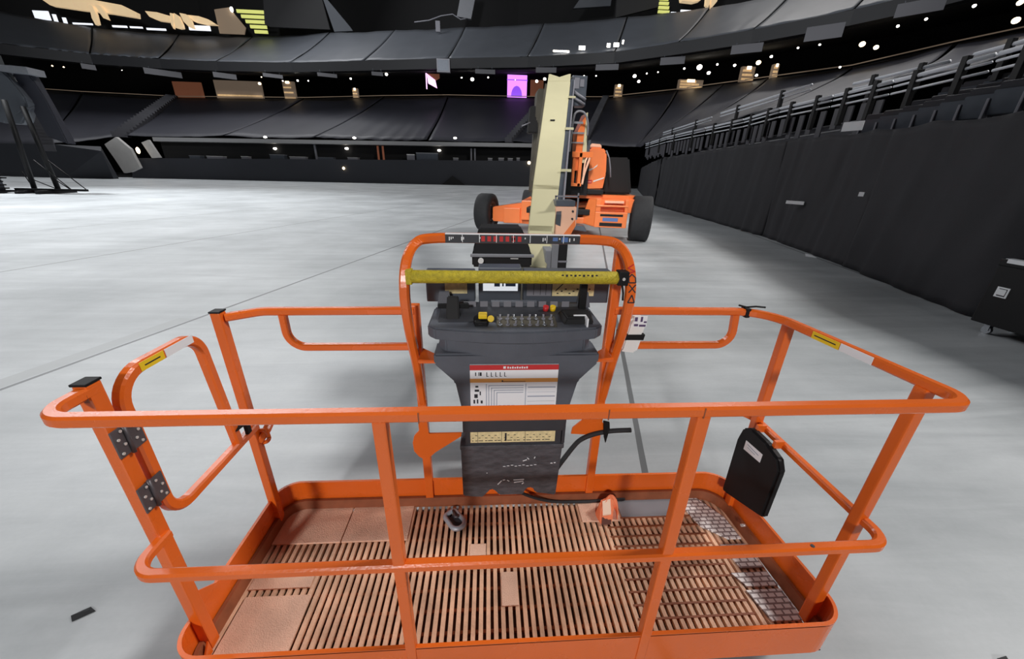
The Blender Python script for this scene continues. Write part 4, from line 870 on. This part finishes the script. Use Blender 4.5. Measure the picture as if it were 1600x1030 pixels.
m = MB(); m.hull([ch(1.0, -1.0, .75), ch(1.0, -.4, .75), ch(1.0, -1.0, 1.2), ch(1.0, -.4, 1.2), ch(2.5, -1.05, .85), ch(2.5, -.6, .85), ch(2.5, -1.05, 1.22), ch(2.5, -.6, 1.22)], .02); P(m, 'axle_beam', 'orange_machine', CHA)
m = MB(); cb(m, (1.15, -1.30, .42), (2.08, -.75, .86)); BX = P(m, 'tool_box', 'orange_machine', CHA)
m = MB(); cb(m, (1.15, -1.25, .86), (1.30, -.8, 1.22)); cb(m, (1.98, -1.25, .86), (2.08, -.8, 1.2)); cb(m, (1.15, -1.28, 1.0), (2.08, -.8, 1.05)); P(m, 'step_frame', 'orange_machine', CHA)
m = MB(); m.hull([ch(.75, -1.0, .5), ch(1.15, -1.25, .42), ch(.75, -.8, .5), ch(1.15, -.8, .42), ch(.95, -1.0, 1.2), ch(1.2, -1.2, 1.22), ch(.95, -.8, 1.2), ch(1.2, -.8, 1.22)], .02); P(m, 'side_gusset', 'orange_machine', CHA)
m = MB(); cb(m, (1.38, -1.312, .60), (1.82, -1.30, .70), 0); P(m, 'box_decal', 'blue', CHA, 'blue decal on the orange box')
m = MB(); cb(m, (1.30, -1.31, .46), (1.95, -1.30, .56), 0); cb(m, (1.3, -1.31, .74), (1.95, -1.30, .80), 0); P(m, 'box_recess', 'machineblack', CHA)
m = MB(); cb(m, (1.40, -1.20, 1.1), (1.95, -1.0, 1.16), .01); P(m, 'step_tread', 'peach', CHA)
m = MB(); cb(m, (-.9, -1.15, .74), (1.0, -.45, .9)); P(m, 'front_recess', 'machineblack', CHA)
m = MB(); cb(m, (.0, -1.1, .48), (.85, -.6, .66)); P(m, 'cross_beam', 'orange_machine', CHA)
m = MB(); m.hull([ch(-.05, -1.5, .50), ch(.85, -1.5, .46), ch(.95, -1.5, .30), ch(-.05, -1.5, .40), ch(-.05, -1.1, .50), ch(.85, -1.1, .46), ch(.95, -1.1, .30), ch(-.05, -1.1, .40)], .02); P(m, 'front_tray', 'greydark', CHA)
m = MB(); m.hull([ch(.1, -.9, 1.2), ch(2.1, -.9, 1.2), ch(2.6, -.3, 1.18), ch(2.3, 1.2, 1.18), ch(.1, 1.2, 1.2), ch(.1, -.9, 1.30), ch(2.1, -.9, 1.30), ch(2.6, -.3, 1.26), ch(2.3, 1.2, 1.28), ch(.1, 1.2, 1.3)], .015); P(m, 'deck_cover', 'orange_machine', CHA)
m = MB(); m.cyl(ch(.3, .8, .9), ch(.3, .8, 1.35), .75, n=32); P(m, 'turntable', 'machineblack', CHA)
# wheels
def wheel(c, r, w_, yaw, label):
    ax = V((math.cos(yaw), math.sin(yaw), 0)); o = V(c)-ax*w_/2
    t = P(MB().lathe([(.04, r*.60), (0, r*.70), (.02, r*.86), (.045, r*.97), (.09, r), (w_-.09, r), (w_-.045, r*.97), (w_-.02, r*.86), (w_, r*.70), (w_-.04, r*.60)], o, ax, 48), 'wheel', 'rubber', label=label)
    P(MB().lathe([(.10, 0), (.10, r*.28), (.13, r*.32), (.14, r*.5), (.05, r*.58), (.04, r*.61), (w_-.04, r*.61), (w_-.05, r*.58), (w_-.14, r*.5), (w_-.13, r*.32), (w_-.10, r*.28), (w_-.10, 0)], o, ax, 32), 'wheel_rim', 'greydark', t)
    q = MB()
    for k in range(9):
        a = 2*PI*k/9; u = ax.cross(V((0, 0, 1))); p = o+ax*(w_-.125)+(u*math.cos(a)+V((0, 0, 1))*math.sin(a))*r*.4
        q.cyl(p, p+ax*.03, .02, n=6); p2 = p-ax*(w_-.25); q.cyl(p2, p2-ax*.03, .02, n=6)
    P(q, 'wheel_nut', 'bolt', t)
wheel((-.13, 12.42, .61), .61, .54, math.radians(-22), 'front wheel left of the boom')
wheel((4.54, 10.75, .655), .655, .62, math.radians(-19), 'front wheel beside the drapes')
wheel((1.62, 16.2, .61), .61, .42, YAW, None)
wheel((5.3, 15.2, .61), .61, .42, YAW, None)
# hood, counterweight
m = MB(); m.prism([(.78, 1.42), (.74, 1.9), (.77, 2.45), (.84, 2.58), (1.18, 2.58), (1.32, 2.46), (1.36, 1.9), (1.30, 1.45)], 2.2, tuple(ch(0, -1.0, 0)), (ex, V((0, 0, 1)), ey), bev=.05)
HOOD = P(m, 'engine_hood', 'orange_machine', label='rounded orange engine hood')
m = MB(); m.prism([(.83, 2.58), (.86, 2.68), (1.14, 2.66), (1.17, 2.56)], .5, tuple(ch(0, -.95, 0)), (ex, V((0, 0, 1)), ey), bev=.02); P(m, 'hood_cap', 'peach', HOOD)
m = MB(); m.prism([(.77, 1.93), (.92, 1.97), (1.08, 2.08), (1.10, 2.14), (.98, 2.03), (.77, 2.0)], .012, tuple(ch(0, -1.012, 0)), (ex, V((0, 0, 1)), ey)); m.prism([(1.02, 1.66), (1.30, 1.76), (1.32, 1.80), (1.02, 1.70)], .012, tuple(ch(0, -1.012, 0)), (ex, V((0, 0, 1)), ey)); P(m, 'hood_stripe', 'white', HOOD)
m = MB(); m.prism([(.78, 1.62), (.98, 1.62), (.98, 1.72), (.78, 1.72)], .012, tuple(ch(0, -1.012, 0)), (ex, V((0, 0, 1)), ey)); P(m, 'hood_badge', 'red', HOOD)
m = MB(); m.prism([(.80, 1.655), (.96, 1.655), (.96, 1.67), (.80, 1.67)], .012, tuple(ch(0, -1.018, 0)), (ex, V((0, 0, 1)), ey)); P(m, 'badge_print', 'peach', HOOD)
m = MB(); cb(m, (.76, -1.03, 1.32), (1.34, -.2, 1.46)); P(m, 'hood_skirt', 'machineblack', HOOD)
m = MB(); m.tube([ch(1.30, -1.02, 2.5), ch(1.40, -1.02, 2.3), ch(1.46, -1.02, 2.05), ch(1.50, -1.02, 1.8)], .02, 6); P(m, 'hood_handle', 'panel', HOOD)
m = MB(); m.hull([ch(1.40, -.3, 1.32), ch(2.25, -.3, 1.32), ch(1.40, 1.8, 1.32), ch(2.25, 1.8, 1.32), ch(1.40, -.3, 2.36), ch(2.05, -.3, 2.36), ch(1.40, 1.8, 2.36), ch(2.05, 1.8, 2.36)], .05); P(m, 'counterweight', 'machineblack', label='black counterweight behind the hood')
# upright tower and shrouds
m = MB(); m.hull([ch(-.95, -.3, 1.3), ch(.1, -.3, 1.3), ch(-.95, .9, 1.3), ch(.1, .9, 1.3), V((1.22, 10.55, 3.9)), V((1.62, 10.55, 3.9)), V((1.22, 11.2, 3.9)), V((1.62, 11.2, 3.9))], .03); P(m, 'upright_mast', 'olive')
m = MB(); m.hull([(1.03, 10.9, 2.9), (1.30, 10.9, 2.9), (1.08, 10.9, 3.55), (1.3, 10.9, 3.55), (1.03, 11.3, 2.9), (1.3, 11.3, 2.9), (1.08, 11.3, 3.55), (1.3, 11.3, 3.55)], .02); P(m, 'mast_cover', 'machineblack')
P(MB().tube([(1.08, 10.9, 3.15), (.85, 10.85, 3.05)], .02, 6), 'mast_rod', 'panel')
m = MB(); m.hull([(2.28, 10.3, 1.95), (2.45, 10.3, 1.95), (2.28, 10.9, 1.95), (2.45, 10.9, 1.95), (2.30, 10.3, 2.9), (2.50, 10.3, 3.35), (2.30, 10.9, 2.9), (2.50, 10.9, 3.35)], .01); P(m, 'tower_shroud', 'orange_machine')
m = MB(); m.hull([(2.46, 10.28, 2.15), (2.60, 10.28, 2.15), (2.50, 10.28, 3.35), (2.53, 10.28, 3.35), (2.46, 10.9, 2.15), (2.60, 10.9, 2.15), (2.5, 10.9, 3.35), (2.53, 10.9, 3.35)]); P(m, 'shroud_edge', 'cream')
m = MB(); m.b2((2.60, 10.4, 2.15), (2.70, 10.9, 2.72)); P(m, 'shroud_side', 'greydark')
m = MB()
for a, b in (((2.02, 10.2, 2.28), (2.75, 10.4, 2.42)), ((2.02, 10.2, 1.55), (2.5, 10.4, 1.63)), ((2.02, 10.2, 1.55), (2.10, 10.4, 2.4)), ((2.38, 10.2, 1.55), (2.47, 10.4, 2.4)), ((2.22, 10.25, 1.6), (2.30, 10.4, 2.35))): m.b2(a, b, bev=.01)
P(m, 'turret_frame', 'orange_machine')
P(MB().b2((2.05, 10.5, 1.3), (2.75, 11.2, 2.25)), 'turret_core', 'machineblack')
P(MB().tube(cat([(2.7, 10.25, 2.35), (2.62, 10.2, 2.1), (2.55, 10.2, 1.85), (2.52, 10.2, 1.6)], 5), .03, 8).tube(cat([(2.64, 10.25, 2.35), (2.55, 10.2, 2.15), (2.53, 10.2, 1.7)], 5), .022, 8), 'turret_hose', 'peach')
m = MB(); m.hull([(1.98, 10.1, 1.4), (2.2, 10.1, 1.4), (1.98, 10.6, 1.4), (2.2, 10.6, 1.4), (1.95, 10.1, 3.9), (2.1, 10.1, 3.9), (1.95, 10.6, 3.9), (2.1, 10.6, 3.9)], .01); P(m, 'lift_cylinder', 'machineblack')
P(MB().tube(cat([(2.05, 9.95, 2.4), (2.08, 9.9, 3.1), (2.15, 9.9, 3.3), (2.35, 9.95, 3.3), (2.48, 10.0, 3.1), (2.52, 10.1, 2.8)], 6), .025, 8), 'hydraulic_hose', 'greyplate')
P(MB().b2((2.0, 9.95, 2.82), (2.4, 10.0, 2.86)).b2((2.0, 9.95, 2.6), (2.4, 10.0, 2.63)).b2((2.05, 9.95, 3.05), (2.35, 10.0, 3.1)), 'ladder_rung', 'greyplate')
m = MB(); m.b2((2.0, 10.0, 3.45), (2.38, 10.35, 4.1), bev=.02); HB = P(m, 'hose_block', 'greydark')
P(MB().b2((2.06, 9.985, 3.82), (2.18, 10.0, 4.05)).b2((2.2, 9.985, 3.86), (2.3, 10.0, 4.02)).tube([(2.05, 9.95, 3.75), (2.2, 9.93, 3.66), (2.36, 9.95, 3.58)], .035, 8).tube([(2.05, 9.95, 3.62), (2.2, 9.93, 3.55), (2.34, 9.95, 3.48)], .03, 8), 'block_fitting', 'panel', HB)

# ================================================================== LOOSE THINGS
t = thing('bottle', 'white plastic bottle strapped to the tall orange console guard', 'bottle', (.53, .70, 1.11))
m = MB(); m.hull([(.497, .685, 1.115), (.575, .685, 1.105), (.505, .735, 1.115), (.578, .735, 1.105), (.515, .68, 1.245), (.598, .68, 1.245), (.52, .735, 1.245), (.598, .735, 1.245), (.53, .69, 1.275), (.588, .69, 1.275), (.53, .73, 1.275), (.588, .73, 1.275)], .012); m.build('bottle_body', 'white', t)
m = MB(); m.hull([(.496, .680, 1.175), (.59, .678, 1.175), (.498, .680, 1.20), (.594, .678, 1.20), (.49, .742, 1.175), (.59, .742, 1.175), (.49, .742, 1.2), (.594, .742, 1.2)]); tag(m.build('strap', 'black', t), 'black strap round the bottle')
m = MB(); m.b2((.535, .678, 1.235), (.592, .682, 1.285), bev=.003); tag(m.build('tag', 'paper', t))
q = MB()
for a, b in (((.538, 1.24), (.555, 1.25)), ((.56, 1.238), (.588, 1.247)), ((.538, 1.262), (.55, 1.28)), ((.563, 1.26), (.572, 1.282)), ((.578, 1.255), (.59, 1.262))): q.b2((a[0], .6765, a[1]), (b[0], .678, b[1]))
q.build('tag_print', mat('purple_print', srgb(84, 66, 104), .6), t)

t = thing('snap_hook', 'open steel snap hook lying on the brown slatted deck', 'hook', (-.25, .64, .2))
d = V((.075, -.095, 0)).normalized(); s = V((-d.y, d.x, 0)); o = V((-.275, .672, .212))
m = MB(); m.tube(fillet([o+s*.03, o-s*.03, o+d*.11-s*.036, o+d*.11+s*.036], [.02, .02, .034, .034], 7, True), .012, 10, closed=True); m.build('hook_body', 'hooksteel', t)
MB().tube([o+s*.02+d*.01+V((0, 0, .012)), o+d*.05+s*.005+V((0, 0, .014)), o+d*.06+s*.018+V((0, 0, .012))], .007, 8).build('hook_gate', 'hinge', t)
m = MB(); m.prism([(-.022, -.04), (.022, -.04), (.026, .045), (-.026, .045)], .004, tuple(o+d*.06-V((0, 0, .010))), (s, d, V((0, 0, 1)))); m.build('hook_shadow_plate', 'console_dark', t).name = 'hook_shade_sheet'  # thin dark sheet laid under the hook as its shadow

t = thing('fabric_sleeve', 'bent orange fabric sleeve standing on the deck at the rear', 'sleeve', (.53, .66, .2))
m = MB(); path = cat([(.50, .625, .232), (.515, .64, .25), (.545, .66, .268), (.575, .68, .25), (.592, .66, .235), (.588, .62, .215)], 5)
def sleeve(u, v):
    i = u*(len(path)-1); k = min(int(i), len(path)-2); p = path[k].lerp(path[k+1], i-k); a = 2*PI*v
    r = .038-.012*u; return p+V((.35*math.cos(a)*r*(.8), math.cos(a)*r*.6+math.sin(a)*r*.3, math.sin(a)*r*.8))
m.grid(sleeve, 20, 14); m.build('sleeve_body', 'sock', t, solid=.004)
m = MB(); m.hull([(.485, .575, .207), (.545, .575, .207), (.47, .64, .207), (.56, .66, .207), (.49, .60, .245), (.55, .60, .25), (.50, .66, .285), (.555, .68, .295), (.58, .66, .27)], .006); tag(m.build('folded_flap', 'sock', t))
m = MB(); m.hull([(.500, .597, .249), (.542, .599, .254), (.508, .648, .286), (.550, .655, .293), (.500, .597, .243), (.542, .599, .246), (.508, .648, .28), (.55, .655, .286)]); tag(m.build('pale_band', 'sockpale', t), 'pale band across the sleeve')
m = MB(); m.hull([(.490, .5735, .209), (.54, .5735, .209), (.496, .594, .237), (.544, .596, .24)] + [(.495, .58, .21), (.54, .58, .21)]); m.build('sleeve_opening', 'leather', t)

# flight case at the right edge
t = thing('flight_case', 'black flight case on casters against the black drape', 'case', (6.75, 2.7, 0))
MB().b2((6.45, 1.75, .13), (7.02, 3.60, .93), bev=.015).build('case_body', 'machineblack', t)
MB().b2((6.44, 1.74, .88), (7.03, 3.61, .97), bev=.012).build('case_lid', 'machineblack', t)
tag(MB().b2((6.433, 3.16, .925), (6.44, 3.53, .975)).b2((6.44, 3.16, .97), (6.55, 3.56, .975)).build('lid_label', 'paper', t), 'pale strip along the lid edge')
m = MB(); m.b2((6.444, 3.375, .50), (6.451, 3.50, .63), bev=.006); tag(m.build('latch_plate', 'paper', t), 'white square latch plate')
MB().b2((6.441, 3.395, .52), (6.4445, 3.40, .61)).b2((6.441, 3.395, .605), (6.4445, 3.475, .612)).b2((6.441, 3.395, .517), (6.4445, 3.475, .53)).build('latch_recess', 'ink', t)
MB().b2((6.444, 2.9, .50), (6.451, 3.0, .62), bev=.006).build('latch_plate', 'steel', t)
for yy in (3.44, 1.95):
    for xx in (6.53, 6.93):
        MB().cyl((xx-.02, yy, .05), (xx+.02, yy, .05), .05, n=16).b2((xx-.03, yy-.03, .05), (xx-.022, yy+.03, .13)).b2((xx+.022, yy-.03, .05), (xx+.03, yy+.03, .13)).build('caster', 'steel', t)

# stage tower far left
t = thing('stage_tower', 'leaning dark stage tower with grey hull and braced base, far left', 'tower', (-29, 27, 0))
m = MB(); m.hull([(-30.6, 27.6, 4.1), (-29.4, 27.6, 4.05), (-28.55, 27.5, 4.9), (-28.5, 27.5, 5.6), (-28.9, 27.5, 6.6), (-29.6, 27.6, 7.25), (-31.2, 27.6, 7.3), (-31.5, 27.6, 4.5)]+[(-30.6, 28.3, 4.1), (-29.4, 28.3, 4.05), (-28.6, 28.3, 5.2), (-29.6, 28.3, 7.25), (-31.2, 28.3, 7.3)], .08); m.build('grey_hull', 'tarp_up', t)
m = MB(); m.hull([(-29.2, 28.0, 7.3), (-28.3, 28.0, 7.2), (-27.8, 28.0, 5.6), (-27.5, 28.0, 3.0), (-28.6, 28.0, 3.4), (-28.7, 28.0, 5)]+[(-29.2, 28.6, 7.3), (-28.3, 28.6, 7.2), (-27.5, 28.6, 3.0), (-28.6, 28.6, 3.4)], .05); m.build('rear_hull', 'tarp_low', t)
MB().hull([(-33, 27.4, 7.35), (-27.6, 27.4, 7.1), (-33, 27.4, 7.05), (-27.6, 27.4, 6.75), (-33, 28.4, 7.35), (-27.6, 28.4, 7.1), (-33, 28.4, 7.05), (-27.6, 28.4, 6.75)]).build('top_beam', 'greyplate', t)
for a, b, r in (((-29.2, 27, 5.3), (-29.7, 27, .2), .13), ((-28.5, 27.2, 5.0), (-28.45, 27.2, .2), .13)): MB().cyl(a, b, r, n=10).build('strut', 'machineblack', t)
MB().b2((-33, 26.85, .05), (-28.9, 27.05, .17)).b2((-30.6, 26.7, .17), (-26.3, 26.9, .30)).b2((-29.8, 25.9, 0), (-29.6, 28.3, .16)).b2((-28.6, 25.9, 0), (-28.4, 28.3, .2)).build('base_rail', 'machineblack', t)
for a, b in (((-29.0, 27, 2.0), (-27.0, 26.6, .22)), ((-28.45, 27.2, 2.1), (-26.5, 27.0, .25)), ((-30.0, 27, 1.3), (-29.6, 26.9, .2)), ((-29.7, 27, .9), (-28.5, 27.1, .3)), ((-28.45, 27.2, .9), (-27.6, 27.1, .25))): MB().tube([a, b], .03, 6).build('guy_wire', 'machineblack', t)
for i in range(2):
    t2 = thing('frame_stack', ('lower ' if i == 0 else 'upper ')+'dark rack of frames at the foot of the far left tower', 'rack', (-31.4, 26.4, .8*i), 'dark racks by the tower')
    q = MB(); [q.b2((-32.6, 26.1, .82*i+.05+.2*k), (-30.75-.1*k, 26.7, .82*i+.13+.2*k)) for k in range(4)]; q.build('shelf', 'machineblack', t2)
    q = MB(); [q.b2((xx, 26.1, .82*i), (xx+.08, 26.7, .82*i+.8)) for xx in (-32.6, -31.2)]; q.build('upright', 'greydark', t2)
# small litter and marks on the floor
tag(MB().hull([(-1.86, .36, .002), (-1.80, .40, .002), (-1.84, .42, .002), (-1.88, .38, .012), (-1.83, .40, .01)]).build('floor_scrap', 'rubber'), 'small dark scrap on the bare floor left of the platform', 'scrap')
tag(MB().hull([(2.08, 1.06, .002), (2.11, 1.04, .002), (2.10, 1.09, .002), (2.09, 1.06, .012)]).build('paper_bit', 'paper'), 'tiny white paper bit on the floor right of the platform', 'paper scrap')
tag(MB().hull([(2.0, .02, .002), (2.06, .0, .002), (2.09, .05, .002), (2.03, .04, .01)]).build('floor_scrap', 'rubber'), 'small dark scrap on the floor right of the near corner post', 'scrap')

# ================================================================== LIGHT
def area(name, loc, target, size, energy, col=(1, 1, 1), sy=None):
    l = bpy.data.lights.new(name, 'AREA'); l.energy = energy; l.color = col; l.size = size
    if sy: l.shape = 'RECTANGLE'; l.size_y = sy
    o = bpy.data.objects.new(name, l); COL.objects.link(o); o.location = loc
    o.rotation_euler = (V(target)-V(loc)).to_track_quat('-Z', 'Y').to_euler(); return o
def spot(name, loc, target, energy, ang, blend, rad, col=(1, 1, 1)):
    l = bpy.data.lights.new(name, 'SPOT'); l.energy = energy; l.color = col; l.spot_size = math.radians(ang); l.spot_blend = blend; l.shadow_soft_size = rad
    o = bpy.data.objects.new(name, l); COL.objects.link(o); o.location = loc
    o.rotation_euler = (V(target)-V(loc)).to_track_quat('-Z', 'Y').to_euler(); return o
area('arena_flood_right', (40, 6, 40), (2, 5, 0), 8, 20000, (1, .98, .95))
spot('arena_flood_left', (-44, 34, 50), (-25, 19, 0), 190000, 46, 1.0, 4, (.95, .98, 1))
spot('fill_front', (-10, -40, 19), (-.6, 1.2, .5), 43000, 15, .9, 2, (1, .98, .96))  # unseen fill spot added to brighten the platform's front faces
spot('fill_machine', (-7, -20, 24), (2.6, 11.0, 2.0), 44000, 14, .9, 2, (1, .98, .96))  # unseen fill spot added to brighten the chassis and hood
for nm, tx, ty, tz, e in (('a', -62, 96, 27, 150000), ('b', -28, 92, 27, 95000), ('c', 6, 84, 27, 80000), ('d', 36, 62, 25, 90000)):
    spot('fill_stands', (-14, -8, 22), (tx, ty, tz), e, 36, .8, 3, (.96, .98, 1))  # unseen fill spots added to lift the dark upper deck covers
area('roof_light_bank', (-60, 74, 52), (-6, 6, 0), 70, 34000, (.97, .98, 1), 11)
area('roof_light_bank', (58, 72, 54), (4, 4, 0), 34, 9000, (1, .97, .95), 10)
W = bpy.data.worlds.new('arena_air'); S.world = W; W.use_nodes = True
W.node_tree.nodes['Background'].inputs[0].default_value = (.9, .95, 1, 1); W.node_tree.nodes['Background'].inputs[1].default_value = .04

# ================================================================== CAMERA
F, p, r, y = 580.5732, .395625, -.0237143, .0674216
f = V((math.sin(y)*math.cos(p), math.cos(y)*math.cos(p), -math.sin(p))); ri = V((math.cos(y), -math.sin(y), 0)); dn = f.cross(ri)
R0 = ri*math.cos(r)+dn*math.sin(r); D0 = -ri*math.sin(r)+dn*math.cos(r)
cam = bpy.data.cameras.new('camera'); co = bpy.data.objects.new('camera', cam); COL.objects.link(co)
cam.sensor_fit = 'HORIZONTAL'; cam.sensor_width = 36; cam.lens = F/1600*36; cam.clip_end = 500; cam.clip_start = .02
mt = Matrix((R0, -D0, -f)).transposed().to_4x4(); mt.translation = V((-.0696, -.7347, 1.8176)); co.matrix_world = mt
S.camera = co
S.view_settings.view_transform = 'Standard'; S.view_settings.look = 'None'; S.view_settings.gamma = 1; S.view_settings.exposure = 0
S.view_settings.use_curve_mapping = False
S.cycles.max_bounces = 6; S.cycles.use_denoising = True
